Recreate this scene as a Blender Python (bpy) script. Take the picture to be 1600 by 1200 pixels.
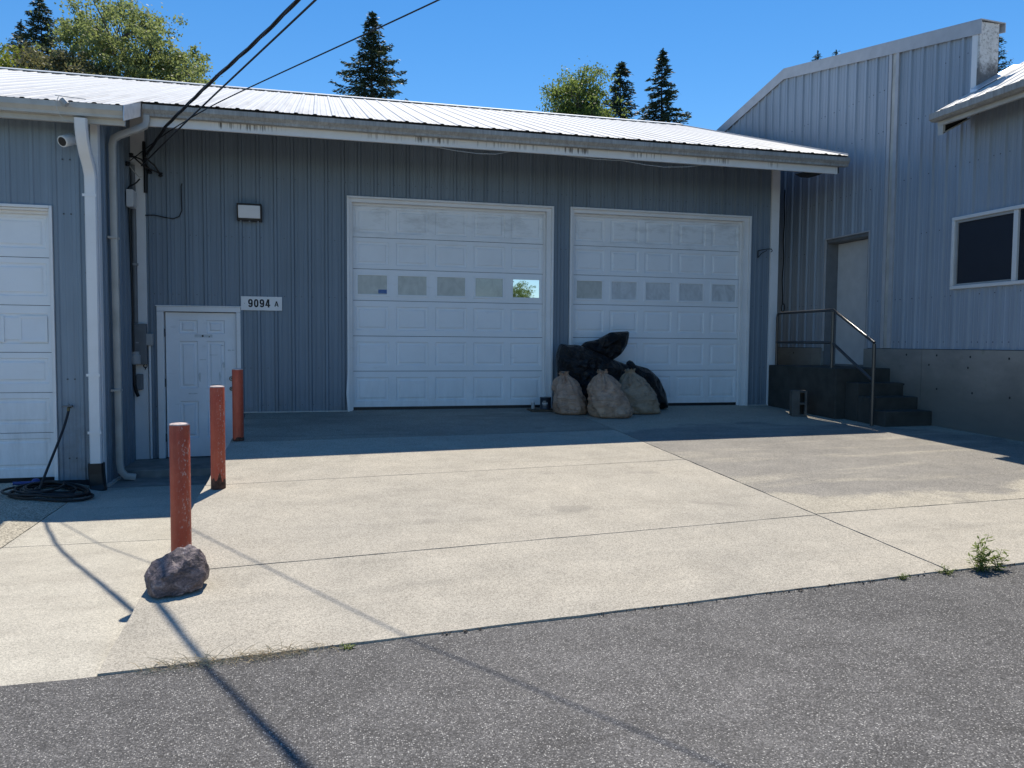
import bpy, math, random
import numpy as np
from mathutils import Vector, Matrix, noise as mnoise

for o in list(bpy.data.objects):
    bpy.data.objects.remove(o)
random.seed(7)
SC = bpy.context.scene
COL = SC.collection

# ------------------------------------------------------------------ camera
YAW, PITCH, ROLL = 0.2455, 0.0537, 0.0073
cam_d = bpy.data.cameras.new('camera')
cam_d.sensor_width = 36.0
cam_d.lens = 27.0
cam_d.clip_start = 0.05
cam_d.clip_end = 5000
cam = bpy.data.objects.new('camera', cam_d)
COL.objects.link(cam)
fw = Vector((math.sin(YAW) * math.cos(PITCH), math.cos(YAW) * math.cos(PITCH), -math.sin(PITCH)))
rt = Vector((math.cos(YAW), -math.sin(YAW), 0))
up = rt.cross(fw)
cr, sr = math.cos(ROLL), math.sin(ROLL)
r2 = rt * cr + up * sr
u2 = up * cr - rt * sr
mw = Matrix((( r2.x, u2.x, -fw.x, 0.0), (r2.y, u2.y, -fw.y, -11.2325), (r2.z, u2.z, -fw.z, 0.9985), (0, 0, 0, 1)))
cam.matrix_world = mw
SC.camera = cam

# ------------------------------------------------------------------ light
SUN_FROM = Vector((0.185, 0.466, 1.0)).normalized()
elev = math.asin(SUN_FROM.z)
azim = math.atan2(SUN_FROM.x, SUN_FROM.y)          # clockwise from +Y
world = bpy.data.worlds.new('World')
SC.world = world
world.use_nodes = True
wt = world.node_tree
wt.nodes.clear()
w_out = wt.nodes.new('ShaderNodeOutputWorld')
w_bg = wt.nodes.new('ShaderNodeBackground')
w_sky = wt.nodes.new('ShaderNodeTexSky')
w_sky.sky_type = 'NISHITA'
w_sky.sun_disc = False
w_sky.sun_elevation = elev
w_sky.sun_rotation = azim
w_sky.altitude = 0
w_sky.air_density = 1.0
w_sky.dust_density = 0.0
w_sky.ozone_density = 4.0
w_hs = wt.nodes.new('ShaderNodeHueSaturation')
w_hs.inputs['Saturation'].default_value = 1.28
w_bg.inputs['Strength'].default_value = 0.133
wt.links.new(w_sky.outputs[0], w_hs.inputs['Color'])
wt.links.new(w_hs.outputs[0], w_bg.inputs[0])
wt.links.new(w_bg.outputs[0], w_out.inputs[0])
sun_d = bpy.data.lights.new('sun', 'SUN')
sun_d.energy = 5.0
sun_d.angle = math.radians(0.53)
sun_d.color = (1.0, 0.925, 0.80)
sun = bpy.data.objects.new('sun', sun_d)
COL.objects.link(sun)
sun.location = (20, 50, 100)
sun.rotation_euler = (-SUN_FROM).to_track_quat('-Z', 'Y').to_euler()

SC.render.engine = 'CYCLES'
SC.render.resolution_x = 1024
SC.render.resolution_y = 768
vs = SC.view_settings
vs.view_transform = 'Standard'
vs.look = 'None'
vs.exposure = 0.15
vs.gamma = 1.0
vs.use_curve_mapping = False


# ================================================================== helpers
class MB:
    def __init__(s):
        s.v = []
        s.f = []

    def add(s, vs_, fs):
        o = len(s.v)
        s.v += [tuple(p) for p in vs_]
        s.f += [tuple(o + i for i in f) for f in fs]
        return s

    def box(s, x0, x1, y0, y1, z0, z1):
        return s.hexa([(x0, y0, z0), (x1, y0, z0), (x1, y1, z0), (x0, y1, z0),
                       (x0, y0, z1), (x1, y0, z1), (x1, y1, z1), (x0, y1, z1)])

    def hexa(s, p):
        return s.add(p, [(0, 3, 2, 1), (4, 5, 6, 7), (0, 1, 5, 4), (1, 2, 6, 5), (2, 3, 7, 6), (3, 0, 4, 7)])

    def obox(s, c, ax, ay, az, hx, hy, hz):
        c, ax, ay, az = Vector(c), Vector(ax), Vector(ay), Vector(az)
        P = []
        for k in (-1, 1):
            for (i, j) in ((-1, -1), (1, -1), (1, 1), (-1, 1)):
                P.append(c + ax * hx * i + ay * hy * j + az * hz * k)
        return s.hexa(P)

    def prism(s, prof, axis, a, b):
        """extrude a closed 2-D profile along an axis; prof in the other two coordinates."""
        def P(q, t):
            if axis == 'x':
                return (t, q[0], q[1])
            if axis == 'y':
                return (q[0], t, q[1])
            return (q[0], q[1], t)
        n = len(prof)
        vv = [P(q, a) for q in prof] + [P(q, b) for q in prof]
        ff = [(i, (i + 1) % n, n + (i + 1) % n, n + i) for i in range(n)]
        ff += [tuple(range(n))[::-1], tuple(range(n, 2 * n))]
        return s.add(vv, ff)

    def tube(s, pts, r, n=8, caps=True):
        pts = [Vector(p) for p in pts]
        m = len(pts)
        rs = r if isinstance(r, (list, tuple)) else [r] * m
        T = []
        for i in range(m):
            a = pts[max(0, i - 1)]
            b = pts[min(m - 1, i + 1)]
            T.append((b - a).normalized())
        ref = Vector((0, 0, 1)) if abs(T[0].z) < 0.9 else Vector((1, 0, 0))
        nrm = (ref - T[0] * ref.dot(T[0])).normalized()
        vv = []
        for i in range(m):
            nrm = (nrm - T[i] * nrm.dot(T[i])).normalized()
            bi = T[i].cross(nrm)
            for j in range(n):
                an = 2 * math.pi * j / n
                vv.append(pts[i] + (nrm * math.cos(an) + bi * math.sin(an)) * rs[i])
        ff = []
        for i in range(m - 1):
            for j in range(n):
                k = (j + 1) % n
                ff.append((i * n + j, i * n + k, (i + 1) * n + k, (i + 1) * n + j))
        if caps:
            ff.append(tuple(range(n))[::-1])
            ff.append(tuple(range((m - 1) * n, m * n)))
        return s.add(vv, ff)

    def lathe(s, c, prof, n=16):
        vv, ff = [], []
        for (r, z) in prof:
            for j in range(n):
                a = 2 * math.pi * j / n
                vv.append((c[0] + r * math.cos(a), c[1] + r * math.sin(a), c[2] + z))
        m = len(prof)
        for i in range(m - 1):
            for j in range(n):
                k = (j + 1) % n
                ff.append((i * n + j, i * n + k, (i + 1) * n + k, (i + 1) * n + j))
        ff.append(tuple(range(n))[::-1])
        ff.append(tuple(range((m - 1) * n, m * n)))
        return s.add(vv, ff)

    def disc_y(s, x, y, z, r, n=10, depth=0.01):
        """short cylinder whose axis is Y"""
        vv = []
        for yy in (y, y + depth):
            for j in range(n):
                a = 2 * math.pi * j / n
                vv.append((x + r * math.cos(a), yy, z + r * math.sin(a)))
        ff = [(j, (j + 1) % n, n + (j + 1) % n, n + j) for j in range(n)]
        ff += [tuple(range(n)), tuple(range(n, 2 * n))[::-1]]
        return s.add(vv, ff)


def mk(name, mb, mat, parent=None, smooth=None, bevel=0, loc=None):
    """mesh object; geometry given in world coordinates."""
    me = bpy.data.meshes.new(name)
    v = mb.v
    if parent is None and loc is not None:
        v = [(p[0] - loc[0], p[1] - loc[1], p[2] - loc[2]) for p in v]
    me.from_pydata([tuple(p) for p in v], [], mb.f)
    me.materials.append(mat)
    if smooth is not None:
        me.polygons.foreach_set('use_smooth', [True] * len(me.polygons))
        me.set_sharp_from_angle(angle=math.radians(smooth))
    me.update()
    o = bpy.data.objects.new(name, me)
    COL.objects.link(o)
    if parent is not None:
        o.parent = parent
        if parent.type == 'EMPTY':
            o.matrix_parent_inverse = Matrix.Translation(-Vector(parent.location))
        elif parent.parent is None:
            o.matrix_parent_inverse = Matrix.Translation(-Vector(parent.location))
    elif loc is not None:
        o.location = loc
    if bevel:
        b = o.modifiers.new('bevel', 'BEVEL')
        b.width = bevel
        b.segments = 2
        b.limit_method = 'ANGLE'
        b.angle_limit = math.radians(40)
    return o


def tag(o, label, cat, group=None):
    o['label'] = label
    o['category'] = cat
    if group:
        o['group'] = group
    return o


def thing(name, label, cat, loc, group=None):
    o = bpy.data.objects.new(name, None)
    o.empty_display_size = 0.2
    COL.objects.link(o)
    o.location = loc
    return tag(o, label, cat, group)


def struct(o):
    o['kind'] = 'structure'
    return o


# ------------------------------------------------------------------ material DSL
class NM:
    def __init__(s, name):
        s.m = bpy.data.materials.new(name)
        s.m.use_nodes = True
        s.t = s.m.node_tree
        s.t.nodes.clear()
        s.out = s.t.nodes.new('ShaderNodeOutputMaterial')
        s._pos = None

    def n(s, typ, **kw):
        nd = s.t.nodes.new(typ)
        for k, v in kw.items():
            setattr(nd, k, v)
        return nd

    def set(s, sock, v):
        if isinstance(v, bpy.types.NodeSocket):
            s.t.links.new(v, sock)
        elif isinstance(v, (tuple, list)) and len(v) == 3 and sock.type == 'RGBA':
            sock.default_value = (*v, 1)
        else:
            sock.default_value = v

    def pos(s):
        if s._pos is None:
            s._pos = s.n('ShaderNodeNewGeometry').outputs['Position']
        return s._pos

    def xyz(s):
        sp = s.n('ShaderNodeSeparateXYZ')
        s.set(sp.inputs[0], s.pos())
        return sp.outputs

    def mapped(s, sc=(1, 1, 1), loc=(0, 0, 0)):
        mp = s.n('ShaderNodeMapping')
        s.set(mp.inputs['Vector'], s.pos())
        mp.inputs['Scale'].default_value = sc
        mp.inputs['Location'].default_value = loc
        return mp.outputs[0]

    def noise(s, scale, detail=3, rough=0.55, sc=(1, 1, 1), loc=(0, 0, 0), dist=0.0):
        nz = s.n('ShaderNodeTexNoise')
        s.set(nz.inputs['Vector'], s.mapped(sc, loc))
        nz.inputs['Scale'].default_value = scale
        nz.inputs['Detail'].default_value = detail
        nz.inputs['Roughness'].default_value = rough
        nz.inputs['Distortion'].default_value = dist
        return nz.outputs[0]

    def voro(s, scale, feat='F1', out='Color', sc=(1, 1, 1)):
        v = s.n('ShaderNodeTexVoronoi', feature=feat)
        s.set(v.inputs['Vector'], s.mapped(sc))
        v.inputs['Scale'].default_value = scale
        return v.outputs[out]

    def ramp(s, fac, stops, interp='LINEAR'):
        r = s.n('ShaderNodeValToRGB')
        s.set(r.inputs[0], fac)
        cr_ = r.color_ramp
        cr_.interpolation = interp
        while len(cr_.elements) < len(stops):
            cr_.elements.new(0.5)
        for e, (p, c) in zip(cr_.elements, stops):
            e.position = p
            if not isinstance(c, (tuple, list)):
                c = (c, c, c)
            e.color = (*c, 1)
        return r.outputs[0]

    def mix(s, fac, a, b, blend='MIX'):
        m = s.n('ShaderNodeMix', data_type='RGBA', blend_type=blend)
        s.set(m.inputs[0], fac)
        s.set(m.inputs[6], a)
        s.set(m.inputs[7], b)
        return m.outputs[2]

    def math(s, op, a, b=0.0, clamp=False):
        m = s.n('ShaderNodeMath', operation=op, use_clamp=clamp)
        s.set(m.inputs[0], a)
        s.set(m.inputs[1], b)
        return m.outputs[0]

    def band(s, v, a, b, soft):
        """1 inside a..b"""
        lo = s.math('MULTIPLY', s.math('SUBTRACT', v, a), 1.0 / soft, True)
        hi = s.math('MULTIPLY', s.math('SUBTRACT', b, v), 1.0 / soft, True)
        return s.math('MULTIPLY', lo, hi)

    def bump(s, h, strength=0.3, dist=0.01, normal=None):
        b = s.n('ShaderNodeBump')
        s.set(b.inputs['Height'], h)
        b.inputs['Strength'].default_value = strength
        b.inputs['Distance'].default_value = dist
        if normal is not None:
            s.set(b.inputs['Normal'], normal)
        return b.outputs[0]

    def bsdf(s, color, rough=0.6, metal=0.0, spec=0.5, normal=None, trans=0.0, alpha=None, ior=None, finish=True):
        p = s.n('ShaderNodeBsdfPrincipled')
        s.set(p.inputs['Base Color'], color)
        s.set(p.inputs['Roughness'], rough)
        s.set(p.inputs['Metallic'], metal)
        s.set(p.inputs['Specular IOR Level'], spec)
        s.set(p.inputs['Transmission Weight'], trans)
        if ior:
            p.inputs['IOR'].default_value = ior
        if normal is not None:
            s.set(p.inputs['Normal'], normal)
        if finish:
            s.t.links.new(p.outputs[0], s.out.inputs[0])
        return p.outputs[0]

    def leafy(s, color, tr_color, fac=0.35, rough=0.5):
        a = s.bsdf(color, rough, spec=0.3, finish=False)
        t = s.n('ShaderNodeBsdfTranslucent')
        s.set(t.inputs[0], tr_color)
        mx = s.n('ShaderNodeMixShader')
        mx.inputs[0].default_value = fac
        s.t.links.new(a, mx.inputs[1])
        s.t.links.new(t.outputs[0], mx.inputs[2])
        s.t.links.new(mx.outputs[0], s.out.inputs[0])


def simple(name, col, rough=0.6, metal=0.0, spec=0.5, var=0.12, scale=6.0, bump=0.0, bscale=80):
    q = NM(name)
    nz = q.noise(scale, 4)
    c = q.mix(1.0, col, q.ramp(nz, [(0.3, 1 - var), (0.7, 1 + var * 0.6)]), 'MULTIPLY')
    nr = q.bump(q.noise(bscale, 3), bump, 0.004) if bump else None
    q.bsdf(c, rough, metal, spec, nr)
    return q.m


def m_cladding(name, col, axis):
    q = NM(name)
    s1 = (14, 14, 0.35)
    st = q.noise(1.0, 4, 0.6, s1)
    big = q.noise(0.7, 3)
    oi = q.n('ShaderNodeObjectInfo')
    col = q.mix(1.0, col, q.ramp(oi.outputs['Random'], [(0.0, 0.93), (1.0, 1.07)]), 'MULTIPLY')
    c = q.mix(1.0, col, q.ramp(st, [(0.25, 0.86), (0.75, 1.12)]), 'MULTIPLY')
    c = q.mix(1.0, c, q.ramp(big, [(0.3, 0.90), (0.7, 1.08)]), 'MULTIPLY')
    chalk = q.ramp(q.noise(1.0, 5, 0.7, (30, 30, 0.8), (3, 1, 2)), [(0.62, 0), (0.8, 0.22)])
    c = q.mix(chalk, c, (0.33, 0.36, 0.39))
    sp = q.ramp(q.noise(60, 2), [(0.70, 0), (0.76, 0.5)])
    c = q.mix(sp, c, (0.16, 0.19, 0.22))
    # oil-canning: very long soft waves in the flat sheet metal
    h = q.noise(1.0, 2, 0.5, (3.0, 3.0, 0.8))
    zc = q.xyz()[2]
    splash = q.math('MULTIPLY', q.math('SUBTRACT', 1.0, q.math('MULTIPLY', zc, 2.2, True), True), q.ramp(q.noise(5, 5, 0.7), [(0.4, 0), (0.75, 0.6)]))
    c = q.mix(splash, c, (0.12, 0.125, 0.12))
    q.bsdf(c, q.ramp(big, [(0.3, 0.40), (0.7, 0.56)]), 0.0, 0.4, q.bump(h, 0.4, 0.03))
    return q.m


def m_roof():
    q = NM('roof_metal')
    st = q.noise(1.0, 5, 0.65, (9, 0.7, 0.7))
    fine = q.noise(28, 4, 0.7)
    z = q.xyz()[2]
    low = q.math('SUBTRACT', 1.0, q.math('MULTIPLY', q.math('SUBTRACT', z, 3.5), 0.7, True), True)
    d = q.math('MULTIPLY', q.ramp(st, [(0.42, 0), (0.70, 0.75)]), q.math('ADD', q.math('MULTIPLY', low, 0.8), 0.25))
    c = q.mix(d, (0.60, 0.595, 0.575), (0.27, 0.25, 0.22))
    c = q.mix(q.math('MULTIPLY', q.ramp(fine, [(0.55, 0), (0.75, 0.5)]), low), c, (0.22, 0.21, 0.19))
    q.bsdf(c, 0.45, 0.0, 0.5)
    return q.m


def m_gutter():
    q = NM('gutter_paint')
    st = q.noise(1.0, 5, 0.75, (26, 26, 1.6))
    bl = q.noise(3.0, 3)
    c = q.mix(q.ramp(st, [(0.35, 0), (0.72, 0.8)]), (0.46, 0.45, 0.42), (0.17, 0.16, 0.145))
    c = q.mix(q.ramp(bl, [(0.4, 0), (0.8, 0.5)]), c, (0.22, 0.20, 0.17))
    q.bsdf(c, 0.6)
    return q.m


def m_fascia():
    q = NM('fascia_paint')
    z = q.xyz()[2]
    fine = q.noise(1.0, 3, 0.6, (34, 34, 1.2))
    grp = q.noise(1.0, 2, 0.5, (1.7, 1.7, 0.1), (4.3, 0, 0))
    drip = q.math('MULTIPLY', q.ramp(fine, [(0.50, 0), (0.62, 1)]), q.ramp(grp, [(0.50, 0), (0.60, 1)]))
    hgt = q.math('MULTIPLY', q.math('SUBTRACT', z, 3.56), 9.0, True)
    lenv = q.math('MULTIPLY', q.math('SUBTRACT', q.math('ADD', hgt, q.math('MULTIPLY', fine, 1.1)), 0.86), 3.0, True)
    drip = q.math('MULTIPLY', drip, lenv)
    c = q.mix(q.ramp(q.noise(5, 4), [(0.35, 0), (0.8, 0.35)]), (0.82, 0.81, 0.78), (0.62, 0.60, 0.55))
    c = q.mix(q.math('MULTIPLY', drip, 0.9), c, (0.07, 0.055, 0.04))
    q.bsdf(c, 0.6)
    return q.m


def m_white(name, col=(0.72, 0.73, 0.74), dirt=0.3, low=None):
    q = NM(name)
    d = q.ramp(q.noise(2.2, 5, 0.65), [(0.42, 0), (0.78, dirt)])
    c = q.mix(d, col, (col[0] * 0.62, col[1] * 0.60, col[2] * 0.56))
    sm = q.ramp(q.noise(1.0, 4, 0.7, (3, 3, 14)), [(0.62, 0), (0.72, dirt)])
    c = q.mix(sm, c, (col[0] * 0.5, col[1] * 0.49, col[2] * 0.47))
    if low is not None:
        z = q.xyz()[2]
        g1 = q.noise(1.0, 5, 0.7, (9, 9, 2.2))
        gr = q.math('MULTIPLY', q.math('SUBTRACT', 1.0, q.math('MULTIPLY', q.math('SUBTRACT', z, low), 1.6, True), True), q.ramp(g1, [(0.35, 0.02), (0.7, 0.30)]))
        c = q.mix(gr, c, (0.33, 0.33, 0.32))
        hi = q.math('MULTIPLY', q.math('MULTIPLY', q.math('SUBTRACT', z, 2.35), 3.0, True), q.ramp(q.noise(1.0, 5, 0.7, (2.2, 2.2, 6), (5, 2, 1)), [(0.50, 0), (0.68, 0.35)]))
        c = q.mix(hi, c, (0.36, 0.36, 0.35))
    hb = q.noise(1.0, 3, 0.5, (2.5, 2.5, 3.5))
    q.bsdf(c, 0.45, 0, 0.4, q.bump(hb, 0.25, 0.02))
    return q.m


def m_concrete(name, ca, cb, dark, stain=0.4, agg=0.30, pebble=210):
    q = NM(name)
    big = q.noise(0.55, 5, 0.62, (1, 1, 1), (2, 5, 0))
    mid = q.noise(3.2, 5, 0.65)
    sw = q.noise(1.0, 4, 0.6, (0.5, 2.6, 1), (7, 2, 0), 0.6)
    c = q.mix(q.ramp(big, [(0.35, 0), (0.68, 1)]), ca, cb)
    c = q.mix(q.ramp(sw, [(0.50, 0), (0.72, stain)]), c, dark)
    c = q.mix(1.0, c, q.ramp(mid, [(0.25, 0.86), (0.75, 1.10)]), 'MULTIPLY')
    vc = q.voro(pebble, out='Color')
    sep = q.n('ShaderNodeSeparateColor')
    q.set(sep.inputs[0], vc)
    pb = q.ramp(sep.outputs[0], [(0.0, 1 - agg), (0.5, 1.0), (1.0, 1 + agg * 0.8)])
    c = q.mix(1.0, c, pb, 'MULTIPLY')
    fl = q.ramp(q.noise(22, 2, 0.5), [(0.72, 0), (0.76, 0.45)])
    c = q.mix(fl, c, dark)
    oil = q.ramp(q.noise(2.1, 2, 0.4, (1, 1, 1), (11, 3, 0)), [(0.70, 0), (0.76, 0.35)])
    c = q.mix(oil, c, (dark[0] * 0.7, dark[1] * 0.7, dark[2] * 0.72))
    h = q.math('ADD', q.math('MULTIPLY', sep.outputs[1], 0.5), q.noise(60, 3))
    q.bsdf(c, 0.85, 0, 0.25, q.bump(h, 0.25, 0.0025))
    return q.m


def m_stained():
    q = NM('oil_stained_concrete')
    o = q.xyz()
    dx = q.math('MULTIPLY', q.math('SUBTRACT', o[0], 5.3), 0.36)
    dy = q.math('MULTIPLY', q.math('ADD', o[1], 3.9), 0.47)
    r = q.math('SQRT', q.math('ADD', q.math('MULTIPLY', dx, dx), q.math('MULTIPLY', dy, dy)))
    r = q.math('ADD', r, q.math('MULTIPLY', q.math('SUBTRACT', q.noise(0.9, 5, 0.6), 0.5), 0.9))
    band = q.noise(1.0, 4, 0.6, (0.45, 2.3, 1), (3, 1, 0), 0.5)
    c = q.mix(q.ramp(q.noise(0.7, 4), [(0.35, 0), (0.68, 1)]), (0.425, 0.385, 0.31), (0.375, 0.345, 0.285))
    grey = q.mix(q.ramp(q.noise(2.6, 5, 0.65), [(0.3, 0), (0.7, 1)]), (0.285, 0.265, 0.232), (0.225, 0.212, 0.192))
    amt = q.math('MULTIPLY', q.ramp(r, [(0.92, 1), (1.16, 0)]), q.ramp(band, [(0.52, 1), (0.66, 0.35)]))
    c = q.mix(amt, c, grey)
    c = q.mix(1.0, c, q.ramp(q.noise(3.2, 5, 0.65), [(0.25, 0.88), (0.75, 1.08)]), 'MULTIPLY')
    sep = q.n('ShaderNodeSeparateColor')
    q.set(sep.inputs[0], q.voro(150, out='Color'))
    c = q.mix(1.0, c, q.ramp(sep.outputs[0], [(0.0, 0.60), (0.5, 1.0), (1.0, 1.32)]), 'MULTIPLY')
    h = q.math('ADD', q.math('MULTIPLY', sep.outputs[1], 0.5), q.noise(60, 3))
    q.bsdf(c, 0.85, 0, 0.25, q.bump(h, 0.25, 0.0025))
    return q.m


def m_mildew():
    q = NM('mildewed_white_paint')
    z = q.xyz()[2]
    n1 = q.noise(9, 6, 0.7)
    low = q.math('SUBTRACT', 1.0, q.math('MULTIPLY', q.math('SUBTRACT', z, q.math('ADD', 4.17, q.math('MULTIPLY', n1, 0.55))), 6.0, True), True)
    c = q.mix(q.ramp(n1, [(0.40, 0), (0.75, 0.6)]), (0.64, 0.64, 0.62), (0.45, 0.44, 0.41))
    c = q.mix(q.ramp(q.noise(30, 5, 0.75), [(0.50, 0), (0.62, 0.8)]), c, (0.25, 0.24, 0.22))
    c = q.mix(q.math('MULTIPLY', low, 0.85), c, (0.09, 0.085, 0.08))
    q.bsdf(c, 0.7)
    return q.m


def m_asphalt():
    q = NM('asphalt')
    big = q.noise(0.5, 5, 0.6)
    v1 = q.n('ShaderNodeTexVoronoi')
    q.set(v1.inputs['Vector'], q.mapped())
    v1.inputs['Scale'].default_value = 125
    s1 = q.n('ShaderNodeSeparateColor')
    q.set(s1.inputs[0], v1.outputs['Color'])
    v2 = q.n('ShaderNodeTexVoronoi')
    q.set(v2.inputs['Vector'], q.mapped())
    v2.inputs['Scale'].default_value = 190
    s2 = q.n('ShaderNodeSeparateColor')
    q.set(s2.inputs[0], v2.outputs['Color'])
    base = q.mix(q.ramp(big, [(0.3, 0), (0.7, 1)]), (0.070, 0.068, 0.067), (0.118, 0.113, 0.110))
    base = q.mix(1.0, base, q.ramp(q.noise(4, 5, 0.7), [(0.3, 0.80), (0.7, 1.2)]), 'MULTIPLY')
    st2 = q.ramp(s2.outputs[0], [(0.0, 0.55), (0.55, 1.0), (0.9, 1.7), (1.0, 2.2)])
    base = q.mix(1.0, base, st2, 'MULTIPLY')
    big_st = q.math('MULTIPLY', q.ramp(s1.outputs[0], [(0.68, 0), (0.76, 1)]), q.ramp(v1.outputs['Distance'], [(0.30, 1), (0.48, 0)]))
    stc = q.ramp(s1.outputs[1], [(0.0, (0.24, 0.23, 0.22)), (0.5, (0.42, 0.40, 0.37)), (1.0, (0.64, 0.62, 0.58))])
    c = q.mix(q.math('MULTIPLY', big_st, 0.85), base, stc)
    dusty = q.ramp(q.noise(1.1, 5, 0.6, (0.6, 1.6, 1), (9, 4, 0)), [(0.55, 0), (0.75, 0.38)])
    c = q.mix(dusty, c, (0.27, 0.26, 0.24))
    crack = q.n('ShaderNodeTexVoronoi', feature='DISTANCE_TO_EDGE')
    wob = q.n('ShaderNodeMix', data_type='VECTOR')
    wob.inputs[0].default_value = 0.25
    nz = q.n('ShaderNodeTexNoise')
    q.set(nz.inputs['Vector'], q.pos())
    nz.inputs['Scale'].default_value = 2.2
    q.set(wob.inputs[4], q.pos())
    q.set(wob.inputs[5], nz.outputs['Color'])
    q.set(crack.inputs['Vector'], wob.outputs[1])
    crack.inputs['Scale'].default_value = 0.42
    ck = q.math('MULTIPLY', q.ramp(crack.outputs['Distance'], [(0.0, 1), (0.006, 0)]), q.ramp(q.noise(0.9, 2), [(0.50, 0), (0.60, 0.30)]))
    c = q.mix(ck, c, (0.03, 0.028, 0.026))
    h = q.math('ADD', q.math('MULTIPLY', q.math('SUBTRACT', 1.0, v1.outputs['Distance']), 0.7), s2.outputs[2])
    q.bsdf(c, 0.72, 0, 0.35, q.bump(h, 0.8, 0.006))
    return q.m


def m_stem():
    q = NM('stem_wall_concrete')
    z = q.xyz()[2]
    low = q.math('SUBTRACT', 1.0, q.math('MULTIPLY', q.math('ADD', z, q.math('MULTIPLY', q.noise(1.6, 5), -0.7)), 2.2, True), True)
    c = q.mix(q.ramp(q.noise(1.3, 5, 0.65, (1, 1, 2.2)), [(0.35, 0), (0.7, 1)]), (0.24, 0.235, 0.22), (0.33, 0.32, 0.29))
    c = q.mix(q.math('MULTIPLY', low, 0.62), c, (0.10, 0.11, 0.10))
    mo = q.ramp(q.noise(7, 5, 0.7), [(0.6, 0), (0.75, 0.5)])
    c = q.mix(mo, c, (0.14, 0.15, 0.12))
    q.bsdf(c, 0.9, 0, 0.2, q.bump(q.noise(35, 4), 0.25, 0.005))
    return q.m


def m_bollard():
    q = NM('red_bollard_paint')
    z = q.xyz()[2]
    x = q.xyz()[0]
    fade = q.noise(7, 5, 0.65)
    c = q.mix(q.ramp(fade, [(0.35, 0), (0.7, 1)]), (0.37, 0.055, 0.025), (0.43, 0.090, 0.045))
    fl = q.ramp(q.noise(70, 4, 0.7, (1, 1, 0.55)), [(0.56, 0), (0.62, 1)])
    side = q.math('MULTIPLY', q.math('ADD', x, 0.865), 26.0, True)
    c = q.mix(q.math('MULTIPLY', fl, q.math('ADD', q.math('MULTIPLY', side, 0.75), 0.05)), c, (0.50, 0.36, 0.32))
    rust = q.ramp(q.noise(16, 4, 0.7), [(0.68, 0), (0.73, 0.9)])
    c = q.mix(rust, c, (0.055, 0.022, 0.014))
    vert = q.ramp(q.noise(1, 4, 0.6, (40, 40, 3)), [(0.4, 0.85), (0.7, 1.1)])
    c = q.mix(1.0, c, vert, 'MULTIPLY')
    q.bsdf(c, 0.5, 0, 0.45, q.bump(q.noise(55, 4), 0.3, 0.003))
    return q.m


def m_rock():
    q = NM('purple_rock')
    c = q.ramp(q.noise(14, 6, 0.75, (1, 1, 1.6), (1, 3, 2), 0.6), [(0.32, (0.030, 0.026, 0.028)), (0.46, (0.10, 0.078, 0.082)), (0.58, (0.22, 0.17, 0.17)), (0.72, (0.48, 0.43, 0.41))])
    c = q.mix(q.ramp(q.noise(38, 4, 0.7), [(0.55, 0), (0.68, 0.8)]), c, (0.05, 0.045, 0.045))
    h = q.math('ADD', q.noise(14, 6, 0.7), q.math('MULTIPLY', q.voro(20, 'DISTANCE_TO_EDGE', 'Distance'), 0.5))
    q.bsdf(c, 0.6, 0, 0.45, q.bump(h, 0.9, 0.02))
    return q.m


def m_sack(name, ca, cb, cc):
    q = NM(name)
    c = q.mix(q.ramp(q.noise(6, 4, 0.6), [(0.35, 0), (0.65, 1)]), ca, cb)
    c = q.mix(q.ramp(q.noise(11, 4, 0.6), [(0.50, 0), (0.70, 0.65)]), c, cc)
    h = q.math('ADD', q.noise(1.0, 4, 0.5, (7, 7, 38), (0, 0, 0), 1.6), q.math('MULTIPLY', q.noise(1.0, 3, 0.5, (34, 34, 9), (2, 0, 5), 1.0), 0.35))
    q.bsdf(c, 0.24, 0, 0.6, q.bump(h, 0.9, 0.035))
    return q.m


def m_black_bag():
    q = NM('black_plastic_bag')
    h = q.math('ADD', q.noise(1.0, 5, 0.6, (9, 9, 16), (1, 2, 0), 1.2), q.math('MULTIPLY', q.voro(1.0, 'F1', 'Distance', (9, 9, 6)), 1.4))
    q.bsdf((0.006, 0.0065, 0.008), 0.30, 0, 0.4, q.bump(h, 1.0, 0.05))
    return q.m


def m_leaf(name, a, b, t, fac=0.35, sc=0.9):
    q = NM(name)
    nz = q.noise(sc, 4, 0.7)
    c = q.mix(q.ramp(nz, [(0.3, 0), (0.7, 1)]), a, b)
    q.leafy(c, t, fac)
    return q.m


def m_pane(name, col, rough, spec, metal=0.0, var=0.25):
    q = NM(name)
    w = q.noise(1.0, 4, 0.6, (7, 7, 5), (2, 0, 4), 1.0)
    c = q.mix(1.0, col, q.ramp(w, [(0.3, 1 - var), (0.7, 1 + var)]), 'MULTIPLY')
    q.bsdf(c, rough, metal, spec)
    return q.m


MAT = {}
MAT['clad_main'] = m_cladding('blue_cladding', (0.190, 0.238, 0.288), 'x')
MAT['clad_left'] = m_cladding('faded_blue_cladding', (0.215, 0.270, 0.325), 'x')
MAT['clad_right'] = m_cladding('grey_blue_cladding', (0.315, 0.37, 0.435), 'y')
MAT['roof'] = m_roof()
MAT['ridge'] = simple('ridge_cap_metal', (0.70, 0.71, 0.71), 0.4, 0.1, var=0.08)
MAT['gutter'] = m_gutter()
MAT['deck'] = simple('bare_roof_underside', (0.16, 0.15, 0.14), 0.8, var=0.2)
MAT['gutter_clean'] = simple('clean_gutter_paint', (0.50, 0.49, 0.45), 0.5, var=0.2, scale=4)
MAT['fascia'] = m_fascia()
MAT['white'] = m_white('white_trim_paint', (0.80, 0.80, 0.80), 0.25)
MAT['door'] = m_white('white_door_paint', (0.84, 0.86, 0.88), 0.14, 0.0)
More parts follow.
